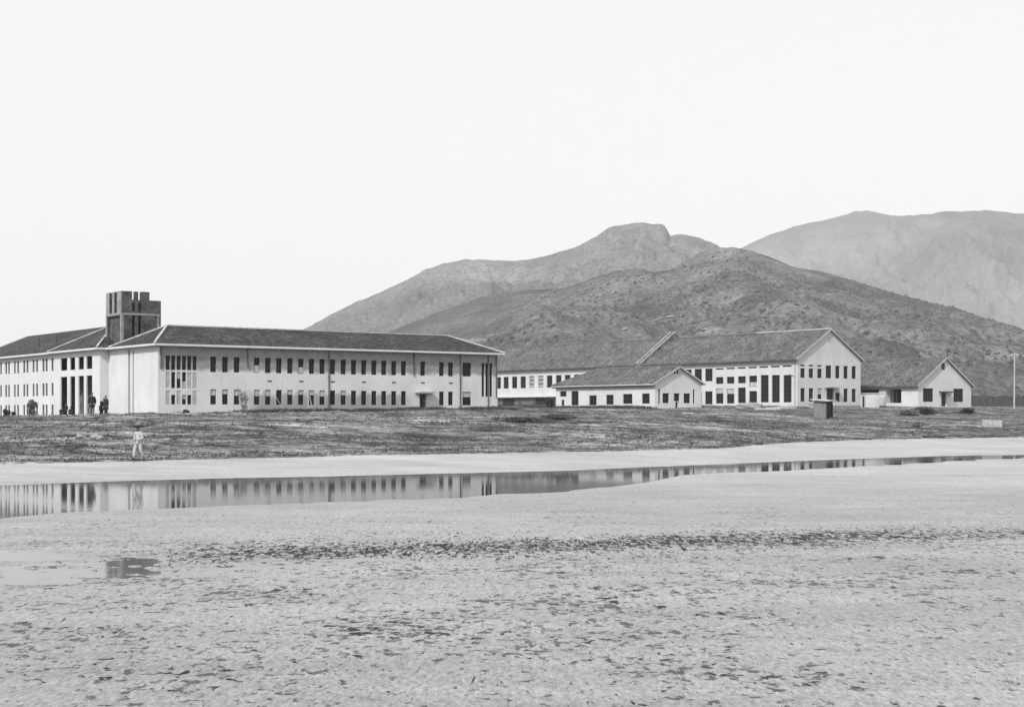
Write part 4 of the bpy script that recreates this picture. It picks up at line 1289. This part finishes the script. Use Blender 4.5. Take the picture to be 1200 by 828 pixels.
# scrub on the near hill
def scrub(n):
    o = bpy.data.objects['near_hill']; me = o.data
    co = np.empty(len(me.vertices) * 3); me.vertices.foreach_get('co', co); co = co.reshape(-1, 900, 3)
    nr = 219
    r = RNG.random(n) ** 1.0 * (nr - 2); c = RNG.random(n) * 898
    r0 = r.astype(int); c0 = c.astype(int); fr = (r - r0)[:, None]; fc = (c - c0)[:, None]
    P = (co[r0, c0] * (1 - fr) + co[r0 + 1, c0] * fr) * (1 - fc) + (co[r0, c0 + 1] * (1 - fr) + co[r0 + 1, c0 + 1] * fr) * fc
    d = fbm(P[:, 0] / 45, P[:, 1] / 45, 5, 71)
    k = (d > RNG.uniform(-.25, .45, n)) & (P[:, 1] > 352); P = P[k]; n = len(P)
    base = np.array([(1, 0, 0), (.3, .95, 0), (-.8, .6, 0), (-.8, -.6, 0), (.3, -.95, 0), (0, 0, 1.0)]) 
    s = RNG.uniform(.4, 1.25, (n, 1, 1)) * (1 + RNG.normal(0, .25, (n, 6, 1)))
    th = RNG.random(n) * 6.283; cs, sn = np.cos(th)[:, None], np.sin(th)[:, None]
    b = np.stack([base[None, :, 0] * cs - base[None, :, 1] * sn, base[None, :, 0] * sn + base[None, :, 1] * cs, base[None, :, 2] + 0 * cs], -1)
    V = (P[:, None, :] + b * s * np.array([1, 1, .95])).reshape(-1, 3); V[:, 2] -= .15
    tri = np.array([(0, 1, 5), (1, 2, 5), (2, 3, 5), (3, 4, 5), (4, 0, 5)])
    f = (np.arange(n)[:, None, None] * 6 + tri[None]).reshape(-1, 3)
    m = bpy.data.meshes.new('scrub'); m.vertices.add(len(V)); m.vertices.foreach_set('co', V.ravel())
    m.loops.add(f.size); m.loops.foreach_set('vertex_index', f.ravel().astype(np.int32)); m.polygons.add(len(f))
    m.polygons.foreach_set('loop_start', np.arange(0, f.size, 3, dtype=np.int32)); m.polygons.foreach_set('loop_total', np.full(len(f), 3, np.int32))
    m.update(calc_edges=True); m.materials.append(M['scrub'])
    ob = bpy.data.objects.new('scrub', m); COL.objects.link(ob); tag(ob, 'low dark scrub dotted over the near hillside', 'scrub', kind='stuff')


def footpath(pts, width, label=None):
    me = bpy.data.objects['near_hill'].data
    co = np.empty(len(me.vertices) * 3); me.vertices.foreach_get('co', co); co = co.reshape(-1, 900, 3)[:220]
    P = np.array(pts, float); xs = np.linspace(P[0, 0], P[-1, 0], 60); ys = np.interp(xs, P[:, 0], P[:, 1])
    L = []
    pxc = CX + F * co[0, :, 0] / co[0, :, 1]
    for x_, y_ in zip(xs, ys):
        c = int(np.argmin(abs(pxc - x_))); col = co[:, c]; py = HY - (col[:, 2] - CH) * F / col[:, 1]
        r = int(np.argmin(abs(py - y_))); L.append(Vector(col[r]))
    for _ in range(3): L = [L[0]] + [(L[i - 1] + L[i] * 2 + L[i + 1]) / 4 for i in range(1, len(L) - 1)] + [L[-1]]
    b = MB(); rnd = random.Random(5)
    for i in range(len(L) - 1):
        w0 = width * (.7 + .5 * math.sin(i * .7)); w1 = width * (.7 + .5 * math.sin((i + 1) * .7)); k = Vector((0, -.3, .8))
        b.quad(L[i] + k - Vector((0, w0 * .2, w0 * .5)), L[i + 1] + k - Vector((0, w1 * .2, w1 * .5)), L[i + 1] + k + Vector((0, w1, w1 * .5)), L[i] + k + Vector((0, w0, w0 * .5)))
    tag(b.build('footpath', M['track']), kind='structure')


M['track'] = simple('bare_earth_track', .24, 1, .35, .15)
footpath([(622, 357), (633, 349), (645, 341), (656, 334), (664, 333)], .5)
footpath([(700, 398), (722, 391), (745, 382), (765, 376), (790, 372)], .6)
M['scrub'] = simple('scrub_leaf', .075, 1, .5, .2)
scrub(34000)

# ------------------------------------------------------------------ people
def skin(name, verts, edges, mat, parent, root=0, sub=2):
    """verts: list of (x,y,z,rx,ry)"""
    me = bpy.data.meshes.new(name); me.from_pydata([v[:3] for v in verts], edges, [])
    o = bpy.data.objects.new(name, me); COL.objects.link(o)
    md = o.modifiers.new('skin', 'SKIN'); md.use_smooth_shade = True
    for i, v in enumerate(verts):
        sv = me.skin_vertices[0].data[i]; sv.radius = (v[3], v[4] if len(v) > 4 else v[3]); sv.use_root = (i == root)
    o.modifiers.new('sub', 'SUBSURF').levels = sub; o.modifiers['sub'].render_levels = sub
    dg = bpy.context.evaluated_depsgraph_get()
    nm = bpy.data.meshes.new_from_object(o.evaluated_get(dg)); o.modifiers.clear(); o.data = nm; nm.name = name
    nm.materials.clear(); nm.materials.append(mat); nm.polygons.foreach_set('use_smooth', [True] * len(nm.polygons))
    if parent: o.parent = parent
    return o


def person(loc, rz, label, top, legs, pose, scale=1.0, hat=None, hairm='hair', coat=0.0, bulk=1.0):
    """faces local -y. pose: dict of joints"""
    rt = empty('person', loc, rz, label, 'person'); rt.scale = (scale,) * 3
    J = dict(pelvis=(0, 0, .93), waist=(0, 0, 1.08), chest=(0, .01, 1.28), neck=(0, 0, 1.45), head0=(0, -.02, 1.53), head1=(0, -.025, 1.62), head2=(0, -.01, 1.69))
    for s, n in ((-1, 'L'), (1, 'R')):
        J['sh' + n] = (s * .17, 0, 1.38); J['el' + n] = (s * .24, .03, 1.11); J['wr' + n] = (s * .22, -.06, .88)
        J['hip' + n] = (s * .09, 0, .88); J['kn' + n] = (s * .1, -.02, .49); J['an' + n] = (s * .1, .02, .09); J['toe' + n] = (s * .11, -.14, .035)
    J.update(pose)
    V = []; E = []; ix = {}
    def add(n, r, p=None, ry=None):
        ix[n] = len(V); V.append((*J[n], r, ry or r))
        if p: E.append((ix[p], ix[n]))
    add('pelvis', .13, None, .1); add('waist', .12, 'pelvis', .09); add('chest', .14, 'waist', .1); add('neck', .055, 'chest'); add('head0', .075, 'neck', .085); add('head1', .085, 'head0', .1); add('head2', .065, 'head1', .08)
    for n in 'LR':
        add('sh' + n, .06, 'chest'); add('el' + n, .042, 'sh' + n); add('wr' + n, .028, 'el' + n)
        w = Vector(J['wr' + n]); d = (w - Vector(J['el' + n])).normalized()
        J['palm' + n] = tuple(w + d * .07); add('palm' + n, .036, 'wr' + n, .02)
        sd = d.cross(Vector((0, 1, 0))).normalized()
        for k, (o_, l) in enumerate(((-.027, .07), (-.009, .085), (.009, .08), (.027, .06))):
            J['f%d' % k + n] = tuple(w + d * (.08 + l) + sd * o_ + Vector((0, -.012, 0))); add('f%d' % k + n, .0085, 'palm' + n)
        J['th' + n] = tuple(w + d * .085 + Vector((0, -.055, 0))); add('th' + n, .0095, 'palm' + n)
        add('hip' + n, .085, 'pelvis'); add('kn' + n, .056, 'hip' + n); add('an' + n, .036, 'kn' + n); add('toe' + n, .032, 'an' + n)
    # nose
    h = Vector(J['head1']); J['nose'] = tuple(h + Vector((0, -.125, -.005))); add('nose', .014, 'head1')
    skin('body', V, E, M['skin'], rt)
    # hair
    c = Vector(J['head1']); hb = bmesh.new(); bmesh.ops.create_uvsphere(hb, u_segments=16, v_segments=12, radius=1)
    bmesh.ops.delete(hb, geom=[v for v in hb.verts if v.co.z < -.25 or (v.co.y < -.55 and v.co.z < .35)], context='VERTS')
    for v in hb.verts: v.co = Vector((v.co.x * .1, v.co.y * .118 + .008, v.co.z * .12 + .02)) + c
    me = bpy.data.meshes.new('hair'); hb.to_mesh(me); hb.free(); me.materials.append(M[hairm]); o = bpy.data.objects.new('hair', me); COL.objects.link(o); o.parent = rt
    # eyes
    eb = MB()
    for s in (-1, 1): eb.lathe([(.001, -.012), (.011, -.006), (.012, .004), (.001, .012)], 8, (c.x + s * .033, c.y - .094, c.z + .012))
    eb.build('eyes', M['hair'], rt)
    # jacket: torso and sleeves
    def j(n, dz=0): p = J[n]; return (p[0], p[1], p[2] + dz)
    hem = .93 - coat
    V = [(*j('waist'), .165, .125), (*j('chest'), .175, .13), (J['neck'][0], J['neck'][1], J['neck'][2] - .035, .075), (J['pelvis'][0], J['pelvis'][1], J['pelvis'][2] - .05 - coat, .175 + coat * .1, .14 + coat * .1)]
    E = [(0, 1), (1, 2), (0, 3)]
    for n in 'LR':
        i = len(V); e_ = Vector(J['el' + n]); w = Vector(J['wr' + n])
        V += [(*J['sh' + n], .085), (*e_, .072), (*(e_.lerp(w, .88)), .06)]; E += [(1, i), (i, i + 1), (i + 1, i + 2)]
    V = [(*q[:3], q[3] * bulk, (q[4] if len(q) > 4 else q[3]) * bulk) for q in V]
    skin('jacket', V, E, M[top], rt)
    V = [(J['pelvis'][0], J['pelvis'][1], J['pelvis'][2], .155, .125)]; E = []
    for n in 'LR':
        i = len(V); k = Vector(J['kn' + n]); an = Vector(J['an' + n])
        V += [(*J['hip' + n], .115), (*k, .088), (*(k.lerp(an, .85)), .075)]; E += [(0, i), (i, i + 1), (i + 1, i + 2)]
    skin('trousers', V, E, M[legs], rt)
    for n in 'LR':
        an = Vector(J['an' + n]); t = Vector(J['toe' + n]); hl = an + (an - t).normalized() * .05; hl.z = t.z
        skin('shoe', [(an.x, an.y, an.z - .01, .05), (hl.x, hl.y, hl.z + .005, .045), ((an.x + t.x) / 2, (an.y + t.y) / 2, t.z + .02, .05, .045), (t.x, t.y, t.z, .04, .035)], [(0, 1), (0, 2), (2, 3)], M['leather'], rt)
    if hat:
        hx, hy, hz = J['head2']
        b = MB(); b.lathe([(.001, .2), (.07, .2), (.135, .16), (.16, .06), (.172, .015), (.16, -.01), (.001, .0)], 28, (hx, hy, hz + .03))
        ho = b.build('hat', M['straw'], rt, smooth=True)
        bb = MB(); bb.lathe([(.17, .045), (.27, .0), (.31, -.05), (.29, -.075), (.15, -.03)], 28, (hx, hy, hz + .03)); bb.build('brim', M['cloth_dark'], ho, smooth=True)
    return rt


# man in white by the water, mid-stride, hands together in front, facing left-front
D = 74.8; x = upx(162.3) * D
zz = gz(x, D)
person((x, D, zz - .01), R(-32), 'person in loose white jacket and trousers with wide brimmed hat, walking along the water edge', 'cloth_white', 'cloth_white',
       dict(knL=(-.12, -.16, .51), anL=(-.12, -.2, .1), toeL=(-.13, -.37, .05), knR=(.11, .05, .49), anR=(.11, .27, .13), toeR=(.11, .13, .035),
            elL=(-.27, .02, 1.12), wrL=(-.1, -.2, 1.0), elR=(.27, .03, 1.12), wrR=(.1, -.21, 1.0)), 0.98, hat=True, coat=.1)
def at_ground(px, D): x, y, z = ground_loc(px, D); return (x, y, z - .01)
person(at_ground(107.8, 157), R(20), 'person in long dark jacket and grey trousers standing apart before the portico pillar', 'cloth_dark', 'cloth_mid', dict(), 1.06, coat=.3, bulk=1.25)
person(at_ground(118.6, 187), R(60), 'person in long dark coat on the left of the dark pair, leaning forward', 'cloth_dark', 'cloth_dark',
       dict(waist=(0, -.04, 1.07), chest=(0, -.14, 1.24), neck=(0, -.25, 1.38), head0=(0, -.31, 1.44), head1=(0, -.34, 1.52), head2=(0, -.33, 1.59), shL=(-.17, -.15, 1.32), shR=(.17, -.15, 1.32), elL=(-.24, -.2, 1.05), elR=(.24, -.2, 1.05), wrL=(-.2, -.36, .9), wrR=(.2, -.36, .9)), 1.08, coat=.4, bulk=1.3)
person(at_ground(124.2, 186), R(-40), 'person in long dark coat standing upright on the right of the dark pair', 'cloth_dark', 'cloth_dark', dict(), 1.06, coat=.45, bulk=1.3)
SIT = dict(pelvis=(0, .1, .3), waist=(0, .06, .45), chest=(0, -.02, .62), neck=(0, -.08, .78), head0=(0, -.12, .86), head1=(0, -.14, .94), head2=(0, -.13, 1.01),
           shL=(-.17, -.03, .72), shR=(.17, -.03, .72), elL=(-.24, -.2, .52), elR=(.24, -.2, .52), wrL=(-.12, -.38, .48), wrR=(.12, -.38, .48),
           hipL=(-.1, .08, .28), hipR=(.1, .08, .28), knL=(-.15, -.3, .5), knR=(.15, -.3, .5), anL=(-.12, -.14, .09), anR=(.12, -.14, .09), toeL=(-.13, -.3, .035), toeR=(.13, -.3, .035))
person(at_ground(72.6, 200), R(25), 'person in dark clothes crouching before the leftmost portico opening', 'cloth_dark', 'cloth_dark', SIT, 1.05)
person(at_ground(77.2, 201), R(-10), 'person in dark clothes standing beside the crouching one at the portico', 'cloth_dark', 'cloth_dark', dict(), .82)
person(at_ground(83.2, 199), R(5), 'person in dark clothes crouching alone before the second portico opening', 'cloth_dark', 'cloth_dark', SIT, .95)

# ------------------------------------------------------------------ light, sky, haze, camera
SUN_EL = R(42); sx, sy = -.50, -.866      # direction towards the sun (horizontal)
sun = bpy.data.lights.new('sun', 'SUN'); sun.energy = 2.6; sun.angle = R(2); sun.color = (1, 1, 1)
so = bpy.data.objects.new('sun', sun); COL.objects.link(so)
dv = Vector((sx * math.cos(SUN_EL), sy * math.cos(SUN_EL), math.sin(SUN_EL)))
so.rotation_euler = dv.to_track_quat('Z', 'Y').to_euler()
so.location = (-50, -80, 120)

w = bpy.data.worlds.new('World'); SC.world = w; w.use_nodes = True
nt = w.node_tree; bg = nt.nodes['Background']
sky = nt.nodes.new('ShaderNodeTexSky'); sky.sky_type = 'NISHITA'; sky.sun_disc = False
sky.sun_elevation = SUN_EL; sky.sun_rotation = math.atan2(sx, sy); sky.dust_density = 3; sky.air_density = 1.2; sky.ozone_density = 1
bw = nt.nodes.new('ShaderNodeRGBToBW'); nt.links.new(sky.outputs[0], bw.inputs[0])
mx = nt.nodes.new('ShaderNodeMix'); mx.data_type = 'FLOAT'; mx.inputs[0].default_value = .75; nt.links.new(bw.outputs[0], mx.inputs[2]); mx.inputs[3].default_value = 8.6
nt.links.new(mx.outputs[0], bg.inputs[0]); bg.inputs[1].default_value = .1

hz = MB(); hz.box(-5400, 5400, -300, 5400, -2, 520)
hm = bpy.data.materials.new('haze_air'); hm.use_nodes = True; hn = hm.node_tree
hn.nodes.remove(hn.nodes['Principled BSDF'])
pv = hn.nodes.new('ShaderNodeVolumePrincipled'); pv.inputs['Color'].default_value = (.95, .95, .95, 1); pv.inputs['Density'].default_value = .00011; pv.inputs['Anisotropy'].default_value = 0.0
hn.links.new(pv.outputs[0], hn.nodes['Material Output'].inputs['Volume'])
ho = hz.build('haze', hm); tag(ho, 'pale haze in the air before the hills', 'haze', kind='stuff')

cam = bpy.data.cameras.new('camera'); cam.sensor_width = 36; cam.lens = 36 * F / 1200; cam.shift_y = 70 / 1200; cam.clip_start = .1; cam.clip_end = 12000
co = bpy.data.objects.new('camera', cam); COL.objects.link(co); co.location = (0, 0, CH); co.rotation_euler = (R(90), 0, 0)
SC.camera = co

vs = SC.view_settings; vs.view_transform = 'Standard'; vs.look = 'None'; vs.gamma = 1; vs.exposure = .39; vs.use_curve_mapping = False
SC.cycles.volume_bounces = 1; SC.cycles.max_bounces = 6; SC.cycles.diffuse_bounces = 2; SC.cycles.glossy_bounces = 3
